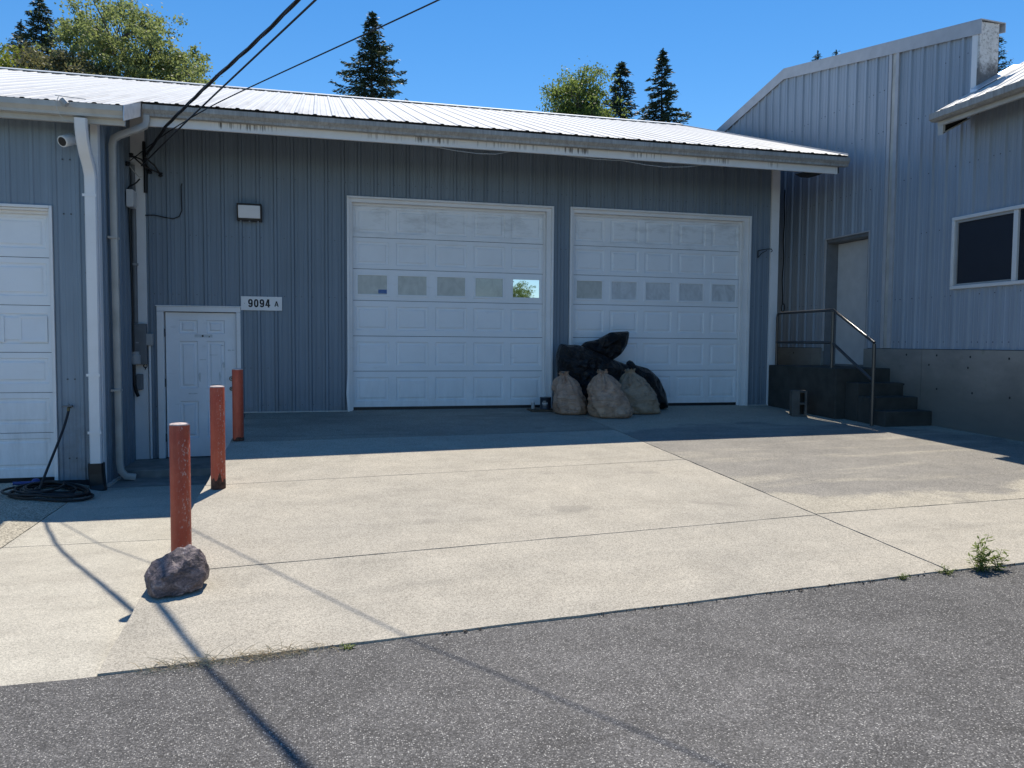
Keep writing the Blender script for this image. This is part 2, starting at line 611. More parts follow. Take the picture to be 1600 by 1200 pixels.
MAT['door_old'] = m_white('scuffed_door_paint', (0.82, 0.85, 0.89), 0.22)
MAT['cap'] = simple('grey_white_cap', (0.46, 0.47, 0.49), 0.5, var=0.1)
MAT['end_white'] = m_mildew()
MAT['slab'] = m_concrete('tan_concrete', (0.445, 0.405, 0.335), (0.385, 0.355, 0.30), (0.285, 0.265, 0.225), 0.40, 0.36, 185)
MAT['slab_grey'] = m_stained()
MAT['slab_left'] = m_concrete('pale_concrete', (0.48, 0.45, 0.38), (0.43, 0.40, 0.34), (0.32, 0.29, 0.245), 0.35, 0.34, 185)
MAT['aggregate'] = m_concrete('exposed_aggregate', (0.44, 0.40, 0.32), (0.39, 0.355, 0.29), (0.25, 0.23, 0.19), 0.3, 0.6, 110)
MAT['slab_shade'] = m_concrete('shade_toned_concrete', (0.35, 0.32, 0.265), (0.28, 0.26, 0.22), (0.17, 0.155, 0.135), 0.55, 0.38, 150)  # rear slab coloured darker to deepen the eave shade on it
MAT['bed'] = simple('dirt_joint', (0.10, 0.085, 0.07), 0.95, var=0.4, scale=12)
MAT['side'] = simple('slab_side_concrete', (0.24, 0.23, 0.21), 0.9, var=0.3, bump=0.3)
MAT['asphalt'] = m_asphalt()
MAT['grass_ground'] = simple('grassy_ground', (0.06, 0.075, 0.03), 0.95, var=0.4, scale=0.4)
MAT['stem'] = m_stem()
MAT['step'] = simple('dark_step_concrete', (0.05, 0.052, 0.047), 0.9, var=0.35, scale=5, bump=0.3)
MAT['steel'] = NM('galvanised_rail').m
_q = NM('rail_steel'); _q.bsdf((0.035, 0.036, 0.038), 0.28, 0.0, 0.9); MAT['steel'] = _q.m
MAT['bollard'] = m_bollard()
MAT['boll_cap'] = simple('pale_cap_paint', (0.55, 0.45, 0.42), 0.7, var=0.35, scale=40)  # bollard tops paler than the red posts
MAT['mud'] = simple('rust_stained_base', (0.085, 0.045, 0.03), 0.9, var=0.7, scale=30)
MAT['rock'] = m_rock()
MAT['sack_a'] = m_sack('tan_sack_plastic', (0.56, 0.36, 0.25), (0.44, 0.275, 0.185), (0.24, 0.145, 0.095))
MAT['sack_b'] = m_sack('brown_sack_plastic', (0.60, 0.39, 0.26), (0.44, 0.285, 0.195), (0.20, 0.13, 0.10))
MAT['sack_c'] = m_sack('green_brown_sack_plastic', (0.45, 0.33, 0.22), (0.34, 0.25, 0.17), (0.18, 0.14, 0.095))
MAT['bag'] = m_black_bag()
MAT['black'] = simple('black_rubber', (0.012, 0.012, 0.013), 0.5, var=0.2)
MAT['black_metal'] = simple('black_metal', (0.02, 0.02, 0.022), 0.45, 0.2, var=0.2)
MAT['dark'] = simple('dark_void', (0.02, 0.022, 0.025), 0.8, var=0.1)
MAT['grey_box'] = simple('grey_enclosure_paint', (0.17, 0.18, 0.19), 0.5, var=0.15)
MAT['grey_light'] = simple('light_grey_plastic', (0.36, 0.37, 0.37), 0.5, var=0.12)
MAT['patch'] = simple('touch_up_paint', (0.60, 0.64, 0.66), 0.6, var=0.15, scale=30)
MAT['plastic_white'] = simple('white_plastic', (0.70, 0.70, 0.69), 0.35, var=0.06)
MAT['lens'] = simple('frosted_lens', (0.74, 0.76, 0.78), 0.25, var=0.05)
MAT['sign'] = simple('white_sign_board', (0.78, 0.78, 0.78), 0.45, var=0.05)
MAT['ink'] = simple('black_ink', (0.012, 0.012, 0.014), 0.6, var=0.05)
MAT['shiny'] = NM('bright_flashing').m
_q = NM('bright_aluminium'); _q.bsdf(_q.mix(_q.ramp(_q.noise(9, 4), [(0.4, 0), (0.7, 0.5)]), (0.78, 0.80, 0.83), (0.45, 0.48, 0.52)), 0.35, 0.6, 0.5); MAT['shiny'] = _q.m
MAT['pane_grey'] = m_pane('papered_pane', (0.50, 0.51, 0.48), 0.25, 0.5, 0, 0.14)
MAT['pane_half'] = m_pane('dusty_pane', (0.42, 0.43, 0.41), 0.06, 1.0, 0, 0.15)
_q = NM('mirror_film_glass'); _q.bsdf((0.80, 0.86, 0.90), 0.015, 1.0); MAT['pane_mirror'] = _q.m
MAT['pane_cloth'] = m_pane('cloth_backed_pane', (0.60, 0.62, 0.63), 0.22, 0.5, 0, 0.16)
MAT['glass_dark'] = m_pane('dark_window_glass', (0.012, 0.016, 0.026), 0.12, 0.3)
MAT['screen'] = simple('insect_screen', (0.014, 0.018, 0.028), 0.7, var=0.1)
MAT['sticker'] = simple('blue_sticker', (0.06, 0.14, 0.36), 0.4, var=0.3, scale=60)
MAT['blue'] = simple('blue_plastic', (0.03, 0.06, 0.24), 0.4, var=0.2)
MAT['brass'] = simple('dull_brass', (0.16, 0.12, 0.06), 0.4, 0.8)
MAT['cinder'] = simple('cinder_block_concrete', (0.105, 0.10, 0.09), 0.95, var=0.25, bump=0.4, bscale=120)
MAT['can_label'] = simple('dark_can_label', (0.03, 0.035, 0.05), 0.35, var=0.2)
MAT['can_print'] = simple('pale_can_print', (0.45, 0.46, 0.47), 0.4, var=0.2, scale=60)
MAT['board'] = simple('weathered_board', (0.10, 0.075, 0.05), 0.85, var=0.3)
MAT['bark'] = simple('tree_bark', (0.085, 0.065, 0.05), 0.95, var=0.3, scale=5)
MAT['needle'] = m_leaf('fir_needles', (0.034, 0.056, 0.036), (0.070, 0.095, 0.052), (0.07, 0.10, 0.04), 0.22)
MAT['needle2'] = m_leaf('spruce_needles', (0.036, 0.058, 0.044), (0.075, 0.100, 0.070), (0.07, 0.10, 0.05), 0.22)
MAT['leaf'] = m_leaf('alder_leaves', (0.130, 0.165, 0.070), (0.255, 0.275, 0.140), (0.34, 0.40, 0.13), 0.48)
MAT['leaf_olive'] = m_leaf('olive_leaves', (0.095, 0.100, 0.052), (0.175, 0.160, 0.088), (0.21, 0.20, 0.08), 0.40)
MAT['leaf_light'] = m_leaf('birch_leaves', (0.105, 0.155, 0.045), (0.190, 0.225, 0.075), (0.27, 0.35, 0.08), 0.45)
MAT['leaf_lime'] = m_leaf('lime_leaves', (0.13, 0.17, 0.03), (0.20, 0.22, 0.05), (0.28, 0.32, 0.05), 0.45)
MAT['weed'] = m_leaf('weed_leaves', (0.12, 0.17, 0.04), (0.21, 0.25, 0.07), (0.3, 0.36, 0.08), 0.35, 30)
MAT['straw'] = simple('dry_straw', (0.58, 0.45, 0.26), 0.8, var=0.35, scale=30)
MAT['screw'] = simple('screw_head', (0.055, 0.065, 0.08), 0.5, var=0.2)


# ================================================================== terrain
def kx(X):
    X = min(max(X, -1.2), 9.0)
    return 0.066 - 0.005 * (X + 0.6) if X < 3.6 else 0.045 - 0.003 * (X - 3.6)


def zs(X, Y):
    return kx(X) * Y


def itp(x, xs, ys):
    return float(np.interp(x, xs, ys))


def lot(X, Y):
    z = itp(Y, [-7.5, -4.2, -1.6, 0], [-0.525, -0.72, -0.705, -0.70])
    t = min(max((-2.43 - X) / 0.4, 0), 1)
    return z + t * itp(Y, [-4.2, -1.6], [0, 0.095])


def road(X, Y):
    return zs(X, -7.5) + 0.010 * (Y + 7.5) - 0.004


def sheet_grid(mb, x0, x1, y0, y1, zf, step, thick, jit=0.0, seed=0):
    rnd = random.Random(seed)
    nx = max(1, int(round((x1 - x0) / step)))
    ny = max(1, int(round((y1 - y0) / step)))
    vv = []
    for j in range(ny + 1):
        for i in range(nx + 1):
            x = x0 + (x1 - x0) * i / nx
            y = y0 + (y1 - y0) * j / ny
            z = zf(x, y)
            if jit:
                if j in (0, ny):
                    y += rnd.uniform(-jit, jit)
                if i in (0, nx):
                    x += rnd.uniform(-jit, jit)
            vv.append((x, y, z))
    W = nx + 1
    ff = [(j * W + i, j * W + i + 1, (j + 1) * W + i + 1, (j + 1) * W + i) for j in range(ny) for i in range(nx)]
    top = len(vv)
    border = [i for i in range(W)] + [j * W + nx for j in range(1, ny + 1)] + [ny * W + i for i in range(nx - 1, -1, -1)] + [j * W for j in range(ny - 1, 0, -1)]
    vv += [(vv[b][0], vv[b][1], vv[b][2] - thick) for b in border]
    n = len(border)
    ff += [(border[(i + 1) % n], border[i], top + i, top + (i + 1) % n) for i in range(n)]
    mb.add(vv, ff)


g = MB()
g.add([(-2500, -2500, -1.1), (2500, -2500, -1.1), (2500, 2500, -1.1), (-2500, 2500, -1.1)], [(0, 1, 2, 3)])
struct(mk('ground', g, MAT['grass_ground']))

# asphalt road with a slightly ragged edge along the concrete
g = MB()
xs = list(np.arange(-60, -3, 3.0)) + list(np.arange(-3, 9, 0.08)) + list(np.arange(9, 61, 3.0))
ys = [-7.5, -7.62, -7.9, -8.5, -10, -12, -16, -24]
rr = random.Random(5)
W = len(xs)
for j, y in enumerate(ys):
    for x in xs:
        yy = y
        if j == 0:
            yy = -7.4935 + 0.010 * mnoise.noise(Vector((x * 1.3, 3, 0))) + 0.012 * mnoise.noise(Vector((x * 7, 1, 0)))
        zz = road(x, yy) - (0.005 * (1 - min(1, abs(yy + 7.5) / 0.35)) + 0.004 * mnoise.noise(Vector((x * 2.5, yy * 2.5, 0))))
        g.v.append((x, yy, zz))
for j in range(len(ys) - 1):
    for i in range(W - 1):
        g.f.append(((j + 1) * W + i, (j + 1) * W + i + 1, j * W + i + 1, j * W + i))
struct(mk('road', g, MAT['asphalt'], smooth=60))

# driveway: bed plus the cast slabs with open joints
g = MB()
bx0, bx1, by0, by1 = -0.978, 9.5, -7.55, 0.25
vv = []
NX, NY = 30, 22
for lay in (0, 1):
    for j in range(NY + 1):
        for i in range(NX + 1):
            x = bx0 + (bx1 - bx0) * i / NX
            y = by0 + (by1 - by0) * j / NY
            vv.append((x, y, zs(x, y) - 0.028 if lay == 0 else -1.2))
Wd = NX + 1
ff = [(j * Wd + i, j * Wd + i + 1, (j + 1) * Wd + i + 1, (j + 1) * Wd + i) for j in range(NY) for i in range(NX)]
off = Wd * (NY + 1)
ff += [(i + 1, i, off + i, off + i + 1) for i in range(NX)]
ff += [(j * Wd, (j + 1) * Wd, off + (j + 1) * Wd, off + j * Wd) for j in range(NY)]
g.add(vv, ff)
drive = struct(mk('driveway', g, MAT['side']))
SEAM = 3.63
jj = 0.007
slabs = [(-0.985, SEAM - jj, -7.49, -6.235 - jj, 'slab'), (-0.985, SEAM - jj, -6.235 + jj, -4.075 - jj, 'slab'),
         (-0.985, SEAM - jj, -4.075 + jj * 0.6, -2.135 - jj, 'slab'), (-0.985, SEAM - jj, -2.135 + jj * 0.6, 0.12, 'slab_shade'),
         (SEAM + jj, 9.4, -7.49, -6.215 - jj, 'slab'), (SEAM + jj, 9.4, -6.215 + jj, 0.12, 'slab_grey')]
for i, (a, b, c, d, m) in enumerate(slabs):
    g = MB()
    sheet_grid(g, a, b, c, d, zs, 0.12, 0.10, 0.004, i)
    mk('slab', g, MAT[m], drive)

# lower concrete lot on the left
g = MB()
g.box(-16, -0.975, -7.56, 0.2, -1.2, -0.80)
lotb = struct(mk('concrete_lot', g, MAT['bed']))
lots = [(-2.545, -0.99, -7.49, -4.16, 'slab_left'), (-2.545, -0.99, -4.148, -1.612, 'slab_left'), (-2.425, -0.99, -1.60, 0.02, 'side'),
        (-16, -2.557, -7.49, -4.16, 'slab_left'), (-16, -2.557, -4.148, -1.60, 'aggregate')]
for i, (a, b, c, d, m) in enumerate(lots):
    g = MB()
    sheet_grid(g, a, b, c, d, lot, 0.15, 0.14, 0.003, 20 + i)
    mk('slab', g, MAT[m], lotb)
g = MB()
g.box(-2.40, -0.992, -0.98, 0.0, -0.85, -0.607)
struct(mk('door_landing', g, MAT['side'], bevel=0.012))


# ================================================================== cladding
R9 = 0.2286


def profile(u0, u1, phase, rib=0.019, minor=0.004, extra=()):
    """(u, h) points of a ribbed sheet between u0 and u1."""
    pts = {}
    n0 = int(math.floor((u0 - phase) / R9)) - 1
    n1 = int(math.ceil((u1 - phase) / R9)) + 1
    raw = []
    for n in range(n0, n1 + 1):
        c = phase + n * R9
        raw += [(c - 0.029, 0), (c - 0.015, rib), (c + 0.015, rib), (c + 0.029, 0)]
        for q in (R9 / 3, 2 * R9 / 3):
            raw += [(c + q - 0.013, 0), (c + q - 0.006, minor), (c + q + 0.006, minor), (c + q + 0.013, 0)]
    U = [r[0] for r in raw]
    H = [r[1] for r in raw]
    us = [u0] + [u for u in U if u0 + 1e-4 < u < u1 - 1e-4] + [u1]
    for e in extra:
        if u0 + 1e-4 < e < u1 - 1e-4:
            us += [e - 1e-5, e + 1e-5]
    us = sorted(us)
    return [(u, float(np.interp(u, U, H))) for u in us]


def wall_sheet(u0, u1, phase, v0f, v1f, P, openings=(), rib=0.019, minor=0.004, extra=()):
    comps = []          # connected pieces of the sheet: [MB, list of open intervals at the running edge]
    ex = [e for o in openings for e in o[:2]] + list(extra)
    pr = profile(u0, u1, phase, rib, minor, ex)
    for (ua, ha), (ub, hb) in zip(pr, pr[1:]):
        um = (ua + ub) / 2
        spans = [(v0f(ua), v1f(ua), v0f(ub), v1f(ub))]
        segs = spans
        for (oa, ob, va, vb) in openings:
            if oa < um < ob:
                new = []
                for (a0, a1, b0, b1) in segs:
                    if va > min(a0, b0) + 1e-4:
                        new.append((a0, min(va, a1), b0, min(va, b1)))
                    if vb < max(a1, b1) - 1e-4:
                        new.append((max(vb, a0), a1, max(vb, b0), b1))
                segs = new
        new_open = []
        for (a0, a1, b0, b1) in segs:
            hit = [c for c in comps if any(lo < a1 - 1e-4 and hi > a0 + 1e-4 for lo, hi in c[1])]
            if hit:
                c = hit[0]
                for d in hit[1:]:
                    c[0].add(d[0].v, d[0].f)
                    c[1] += d[1]
                    comps.remove(d)
                    for e in new_open:
                        if e[0] is d:
                            e[0] = c
            else:
                c = [MB(), []]
                comps.append(c)
            c[0].add([P(ua, a0, ha), P(ub, b0, hb), P(ub, b1, hb), P(ua, a1, ha)], [(0, 1, 2, 3)])
            new_open.append([c, (b0, b1)])
        for c in comps:
            c[1] = [iv for (d, iv) in new_open if d is c]
    return [c[0] for c in comps if c[0].f]


def sheets(u_min, u_max, phase, every, v0f, v1f, P, mat, parent, openings=(), rib=0.026, minor=0.005, extra=(), name='wall_panel'):
    step = every * R9
    n = math.floor((u_min - phase) / step) - 1
    u = phase + n * step + 0.03
    k = 0
    while u < u_max:
        a, b = max(u, u_min), min(u + step, u_max)
        if b - a > 0.02:
            # alternate sheets lap 1.5 mm over their neighbours
            lap = 0.0015 * (k % 2)
            for mb in wall_sheet(a, b + (0.01 if b < u_max else 0), phase, v0f, v1f, lambda p, q, h: P(p, q, h + lap), openings, rib, minor, extra):
                mk(name, mb, mat, parent)
            k += 1
        u += step


# ================================================================== main garage building
main = thing('garage_building', 'low blue metal garage with two white overhead doors and pale metal roof', 'building', (2.5, 0, 0))
X0 = -0.585
D1 = (0.405, 3.425)
D2 = (3.725, 6.750)
op_main = [(D1[0], D1[1], -1.0, 3.035), (D2[0], D2[1], -1.0, 3.045), (-2.085, -1.075, -1.0, 1.445)]
sheets(-2.24, 7.135, X0, 4, lambda u: (-0.60 if u < -0.985 else 0.012), lambda u: 4.14, lambda u, v, h: (u, -h, v),
       MAT['clad_main'], main, op_main, extra=(-0.985,))
g = MB()
g.prism([(0.20, -1.1), (9.1, -1.1), (9.1, 3.95), (4.475, 5.55), (0.20, 4.08)], 'x', -2.40, 7.262)
mk('building_shell', g, MAT['clad_main'], main)
g = MB(); g.box(-2.43, 7.27, 0.012, 0.19, 3.06, 4.05); mk('wall_header', g, MAT['dark'], main)
for a, b, z in ((-1.055, 0.388, -1.0), (3.444, 3.70, -1.0), (6.775, 7.25, -1.0), (-2.40, -2.125, -1.0), (-2.12, -1.06, 1.47)):
    g = MB(); g.box(a, b, 0.012, 0.19, z, 3.055); mk('wall_framing', g, MAT['dark'], main)
g = MB(); g.box(-2.428, -2.238, -0.034, 0.0, -0.612, 4.12); mk('corner_trim', g, MAT['white'], main, bevel=0.004)
g = MB(); g.box(7.132, 7.272, -0.036, 0.09, -0.01, 4.12); mk('corner_trim', g, MAT['white'], main, bevel=0.004)
for a, b in ((-1.05, 0.382), (3.446, 3.694), (6.776, 7.13)):
    g = MB(); g.box(a, b, -0.030, -0.001, -0.004, 0.012); mk('base_flashing', g, MAT['gutter_clean'], main)


def cell_relief(mb, x0, x1, z0, z1, y, rx0, rx1, rz0, rz1, hole=False, dp=0.011):
    """one door cell: flat field to rectangle, then a pressed groove and a raised centre (faces -Y)."""
    loops = [(x0, x1, z0, z1, 0.0), (rx0, rx1, rz0, rz1, 0.0)]
    if not hole:
        loops += [(rx0 + 0.012, rx1 - 0.012, rz0 + 0.012, rz1 - 0.012, dp),
                  (rx0 + 0.040, rx1 - 0.040, rz0 + 0.036, rz1 - 0.036, dp),
                  (rx0 + 0.058, rx1 - 0.058, rz0 + 0.052, rz1 - 0.052, 0.001)]
    vv = []
    for (a, b, c, d, dy) in loops:
        vv += [(a, y + dy, c), (b, y + dy, c), (b, y + dy, d), (a, y + dy, d)]
    ff = []
    for i in range(len(loops) - 1):
        o, p = i * 4, (i + 1) * 4
        for j in range(4):
            k = (j + 1) % 4
            ff.append((o + j, o + k, p + k, p + j))
    if not hole:
        o = (len(loops) - 1) * 4
        ff.append((o, o + 1, o + 2, o + 3))
    mb.add(vv, ff)


def overhead_door(name, label, parent, xa, xb, y, rows, win_row, ncol, panes, trim, sub=True):
    """xa..xb slab width; rows = z joints from top to bottom."""
    g = MB()
    g.box(xa - 0.05, xb + 0.05, y + 0.03, y + 0.06, rows[-1] - 0.04, rows[0] + 0.08)
    d = mk(name, g, MAT['dark'], parent)
    d['label'] = label
    mod = (xb - xa) / ncol
    for r in range(len(rows) - 1):
        z1, z0 = rows[r] - 0.0035, rows[r + 1] + 0.0035
        g = MB()
        hh = z1 - z0
        ph = min(0.345, hh * 0.74)
        zc = (z0 + z1) / 2
        for c in range(ncol):
            x0, x1 = xa + c * mod, xa + (c + 1) * mod
            pw = 0.475 if mod < 1 else mod - 0.2
            xc = (x0 + x1) / 2
            cell_relief(g, x0, x1, z0, z1, y, xc - pw / 2, xc + pw / 2, zc - ph / 2, zc + ph / 2, hole=(r == win_row))
        # edges of the section
        g.add([(xa, y, z1), (xb, y, z1), (xb, y + 0.03, z1), (xa, y + 0.03, z1)], [(0, 1, 2, 3)])
        g.add([(xa, y, z0), (xb, y, z0), (xb, y + 0.03, z0), (xa, y + 0.03, z0)], [(3, 2, 1, 0)])
        mk('section', g, MAT['door'], d)
        if r == win_row:
            for c in range(ncol):
                xc = xa + (c + 0.5) * mod
                pw = 0.475 if mod < 1 else mod - 0.2
                a, b, e, f = xc - pw / 2, xc + pw / 2, zc - ph / 2, zc + ph / 2
                w = 0.030
                g = MB()
                g.box(a, b, y - 0.010, y + 0.012, f - w, f)
                g.box(a, b, y - 0.010, y + 0.012, e, e + w)
                g.box(a, a + w, y - 0.009, y + 0.012, e + w, f - w)
                g.box(b - w, b, y - 0.009, y + 0.012, e + w, f - w)
                mk('window_frame', g, MAT['door'], d, bevel=0.003)
                g = MB()
                g.box(a + w * 0.8, b - w * 0.8, y + 0.004, y + 0.008, e + w * 0.8, f - w * 0.8)
                mk('pane', g, MAT[panes[c]], d)
    g = MB()
    g.box(xa, xb, y - 0.004, y + 0.03, rows[-1] - 0.045, rows[-1] - 0.001)
    mk('weather_seal', g, MAT['black'], d)
    return d


def door_trim(parent, xo0, xo1, zt, xa, xb, ztop, y, z0):
    """outer casing flush on the cladding plus jamb boards running back to the door."""
    g = MB(); g.box(xo0, xo0 + 0.030, -0.040, 0.0, z0, zt); mk('door_casing', g, MAT['white'], parent, bevel=0.003)
    g = MB(); g.box(xo1 - 0.030, xo1, -0.040, 0.0, z0, zt); mk('door_casing', g, MAT['white'], parent, bevel=0.003)
    g = MB(); g.box(xo0 + 0.031, xo1 - 0.031, -0.040, 0.0, zt - 0.028, zt); mk('door_casing', g, MAT['white'], parent, bevel=0.003)
    g = MB(); g.box(xo0 + 0.006, xa - 0.004, 0.001, y + 0.04, z0, zt - 0.004); g.box(xa - 0.006, xa + 0.012, y - 0.024, y - 0.012, z0, ztop)
    mk('door_jamb', g, MAT['white'], parent)
    g = MB(); g.box(xb + 0.004, xo1 - 0.006, 0.001, y + 0.04, z0, zt - 0.004); g.box(xb - 0.03, xb + 0.003, y - 0.024, y - 0.012, z0, ztop)
    mk('door_jamb', g, MAT['white'], parent)
    g = MB(); g.box(xa - 0.003, xb + 0.003, 0.001, y + 0.04, ztop + 0.004, zt - 0.006); g.box(xa, xb, y - 0.026, y - 0.013, ztop - 0.03, ztop + 0.003)
    mk('door_head_jamb', g, MAT['white'], parent)


rows1 = [2.975, 2.498, 2.047, 1.594, 1.081, 0.570, 0.045]
gd1 = overhead_door('garage_door', 'white overhead door with one bright reflecting pane', main, 0.458, 3.338, 0.10, rows1, 2, 5,
                    ['pane_grey', 'pane_grey', 'pane_grey', 'pane_half', 'pane_mirror'], None)
door_trim(main, 0.384, 3.441, 3.056, 0.458, 3.338, 2.975, 0.10, -0.01)
gd2 = overhead_door('garage_door', 'white overhead door with cloth behind its panes', main, 3.776, 6.660, 0.10, [r + 0.006 for r in rows1[:-1]] + [0.045], 2, 5,
                    ['pane_grey', 'pane_cloth', 'pane_cloth', 'pane_cloth', 'pane_cloth'], None)
door_trim(main, 3.702, 6.772, 3.064, 3.776, 6.660, 2.981, 0.10, -0.01)
g = MB(); g.box(0.83, 0.955, 0.0985, 0.1025, 1.698, 1.755); mk('security_sticker', g, MAT['sticker'], gd1)
# bent lower end of the left casing of the first door
g = MB()
g.hexa([(0.386, -0.060, 0.0), (0.412, -0.060, 0.0), (0.412, -0.041, 0.0), (0.386, -0.041, 0.0),
        (0.366, -0.062, 0.26), (0.408, -0.062, 0.26), (0.408, -0.041, 0.26), (0.366, -0.041, 0.26)])
g.hexa([(0.366, -0.062, 0.261), (0.408, -0.062, 0.261), (0.408, -0.041, 0.261), (0.366, -0.041, 0.261),
        (0.386, -0.052, 0.60), (0.412, -0.052, 0.60), (0.412, -0.041, 0.60), (0.386, -0.041, 0.60)])
mk('bent_casing_end', g, MAT['white'], main)

# --- pedestrian door
ped = MB()
xa, xb, za, zb, yd = -2.026, -1.124, -0.600, 1.378, 0.045
cols = [(xa + 0.165, xa + 0.405), (xa + 0.520, xa + 0.755)]
zrows = [(zb - 0.285, zb - 0.100), (zb - 1.035, zb - 0.390), (zb - 1.720, zb - 1.210)]
xsb = [xa, (cols[0][1] + cols[1][0]) / 2, xb]
zsb = [zb, (zrows[0][0] + zrows[1][1]) / 2, (zrows[1][0] + zrows[2][1]) / 2, za]
for r in range(3):
    for c in range(2):
        cell_relief(ped, xsb[c], xsb[c + 1], zsb[r + 1], zsb[r], yd, cols[c][0], cols[c][1], zrows[r][0], zrows[r][1], dp=0.020)
ped.add([(xa, yd + 0.04, za), (xb, yd + 0.04, za), (xb, yd + 0.04, zb), (xa, yd + 0.04, zb)], [(3, 2, 1, 0)])
pd = mk('entry_door', ped, MAT['door_old'], main)
pd['label'] = 'scuffed white six panel entry door'
g = MB(); g.box(xa - 0.01, xb + 0.01, yd + 0.045, yd + 0.06, za - 0.01, zb + 0.01); mk('door_backing', g, MAT['dark'], pd)
g = MB(); g.box(-2.123, -2.040, -0.034, 0.07, -0.606, 1.385); mk('door_frame', g, MAT['white'], pd, bevel=0.003)
g = MB(); g.box(-1.112, -1.056, -0.034, 0.07, -0.606, 1.385); mk('door_frame', g, MAT['white'], pd, bevel=0.003)
g = MB(); g.box(-2.123, -1.056, -0.034, 0.07, 1.388, 1.455); mk('door_frame', g, MAT['white'], pd, bevel=0.003)
g = MB(); g.box(-2.135, -1.044, -0.046, 0.0, 1.457, 1.470); mk('drip_cap', g, MAT['white'], pd, bevel=0.002)
g = MB(); g.box(-2.04, -1.11, -0.02, 0.08, -0.607, -0.602); mk('threshold', g, MAT['dark'], pd)
for z in (1.10, 0.42, -0.33):
    g = MB(); g.box(-2.041, -2.026, 0.020, 0.046, z - 0.055, z + 0.055); mk('hinge', g, MAT['black_metal'], pd)
for z, r in ((0.475, 0.026), (0.335, 0.022)):
    g = MB()
    pts = [(-1.185 + r * math.cos(t * math.pi / 8), 0.0 + 0.004 * math.sin(t), z + r * math.sin(t * math.pi / 8)) for t in range(17)]
    g.tube(pts, 0.006, 6)
    g.tube([(-1.185, 0.044, z), (-1.185, 0.005, z)], 0.010, 8)
    mk('lock_ring', g, MAT['brass'], pd, smooth=50)
g = MB(); g.box(-1.66, -1.43, yd - 0.0025, yd + 0.001, zb - 0.338, zb - 0.297); mk('filler_patch', g, MAT['patch'], pd)
g = MB(); g.disc_y(-1.556, yd - 0.006, zb - 0.318, 0.014, 10, 0.006); mk('lock_hole', g, MAT['black'], pd)
g = MB(); g.disc_y(-1.472, yd - 0.006, zb - 0.328, 0.008, 8, 0.006); mk('lock_hole', g, MAT['black'], pd)
rs = random.Random(11)
for (sx, sz, w, h) in ((-1.215, 0.865, 0.03, 0.016), (-1.165, 0.868, 0.03, 0.012), (-1.56, 0.735, 0.05, 0.008), (-1.29, 0.66, 0.018, 0.07), (-1.60, 0.50, 0.022, 0.09),
                       (-1.42, 0.80, 0.09, 0.006), (-1.34, 0.50, 0.016, 0.08), (-1.30, 0.93, 0.025, 0.012), (-1.70, 0.27, 0.10, 0.010), (-1.37, 0.30, 0.03, 0.02)):
    g = MB()
    pts = []
    for t in range(9):
        a = t / 9 * 2 * math.pi
        pts.append((sx + math.cos(a) * w * rs.uniform(0.5, 1.0), yd - 0.0018, sz + math.sin(a) * h * rs.uniform(0.5, 1.0)))
    g.add(pts + [(p[0], yd + 0.0012, p[2]) for p in pts], [tuple(range(9))] + [(i, (i + 1) % 9, 9 + (i + 1) % 9, 9 + i) for i in range(9)])
    mk('paint_patch', g, MAT['patch'], pd)

# --- roof of the main building
SL = 0.347


def roof_z(Y):
    return 3.812 + SL * (Y + 1.2)


RY, RZ = 4.475, roof_z(4.475)
sheets(-2.03, 7.66, X0 + 0.09, 4, lambda u: -1.185, lambda u: RY, lambda u, v, h: (u, v, roof_z(v) + h), MAT['roof'], main, rib=0.012, minor=0.003, name='roof_panel')
g = MB()
g.prism([(-1.10, roof_z(-1.10) - 0.008), (-1.10, roof_z(-1.10) - 0.06), (RY, RZ - 0.06), (RY, RZ - 0.008)], 'x', -2.03, 7.60)
mk('roof_deck', g, MAT['deck'], main)
g = MB()
g.prism([(RY, RZ - 0.008), (RY, RZ - 0.07), (10.3, RZ - 0.07 - SL * (10.3 - RY)), (10.3, RZ - 0.008 - SL * (10.3 - RY))], 'x', -2.03, 7.66)
mk('back_roof', g, MAT['roof'], main)
g = MB()
g.prism([(RY - 0.20, RZ - 0.20 * SL + 0.022), (RY, RZ + 0.028), (RY + 0.2, RZ - 0.2 * SL + 0.022), (RY + 0.2, RZ - 0.2 * SL + 0.030), (RY, RZ + 0.040), (RY - 0.205, RZ - 0.2 * SL + 0.034)], 'x', -2.03, 7.675)
mk('ridge_cap', g, MAT['ridge'], main)
g = MB(); g.box(-2.0, 7.55, -1.09, -1.055, 3.562, 3.775); mk('fascia', g, MAT['fascia'], main)
g = MB(); g.box(7.552, 7.575, -1.086, -0.98, 3.575, 3.76); mk('dark_eave_end', g, MAT['dark'], main)
gut = [(-1.092, 3.776), (-1.092, 3.662), (-1.165, 3.662), (-1.168, 3.690), (-1.196, 3.722), (-1.204, 3.730), (-1.204, 3.786), (-1.192, 3.788), (-1.188, 3.770), (-1.11, 3.768)]
g = MB(); g.prism(gut, 'x', -2.02, 7.675); mk('gutter', g, MAT['gutter'], main)
# verge trim following the roof edge
g = MB()
g.prism([(-1.17, roof_z(-1.17) - 0.055), (RY, RZ - 0.055), (RY, RZ + 0.026), (-1.17, roof_z(-1.17) + 0.026)], 'x', 7.663, 7.674)
mk('verge_trim', g, MAT['cap'], main)

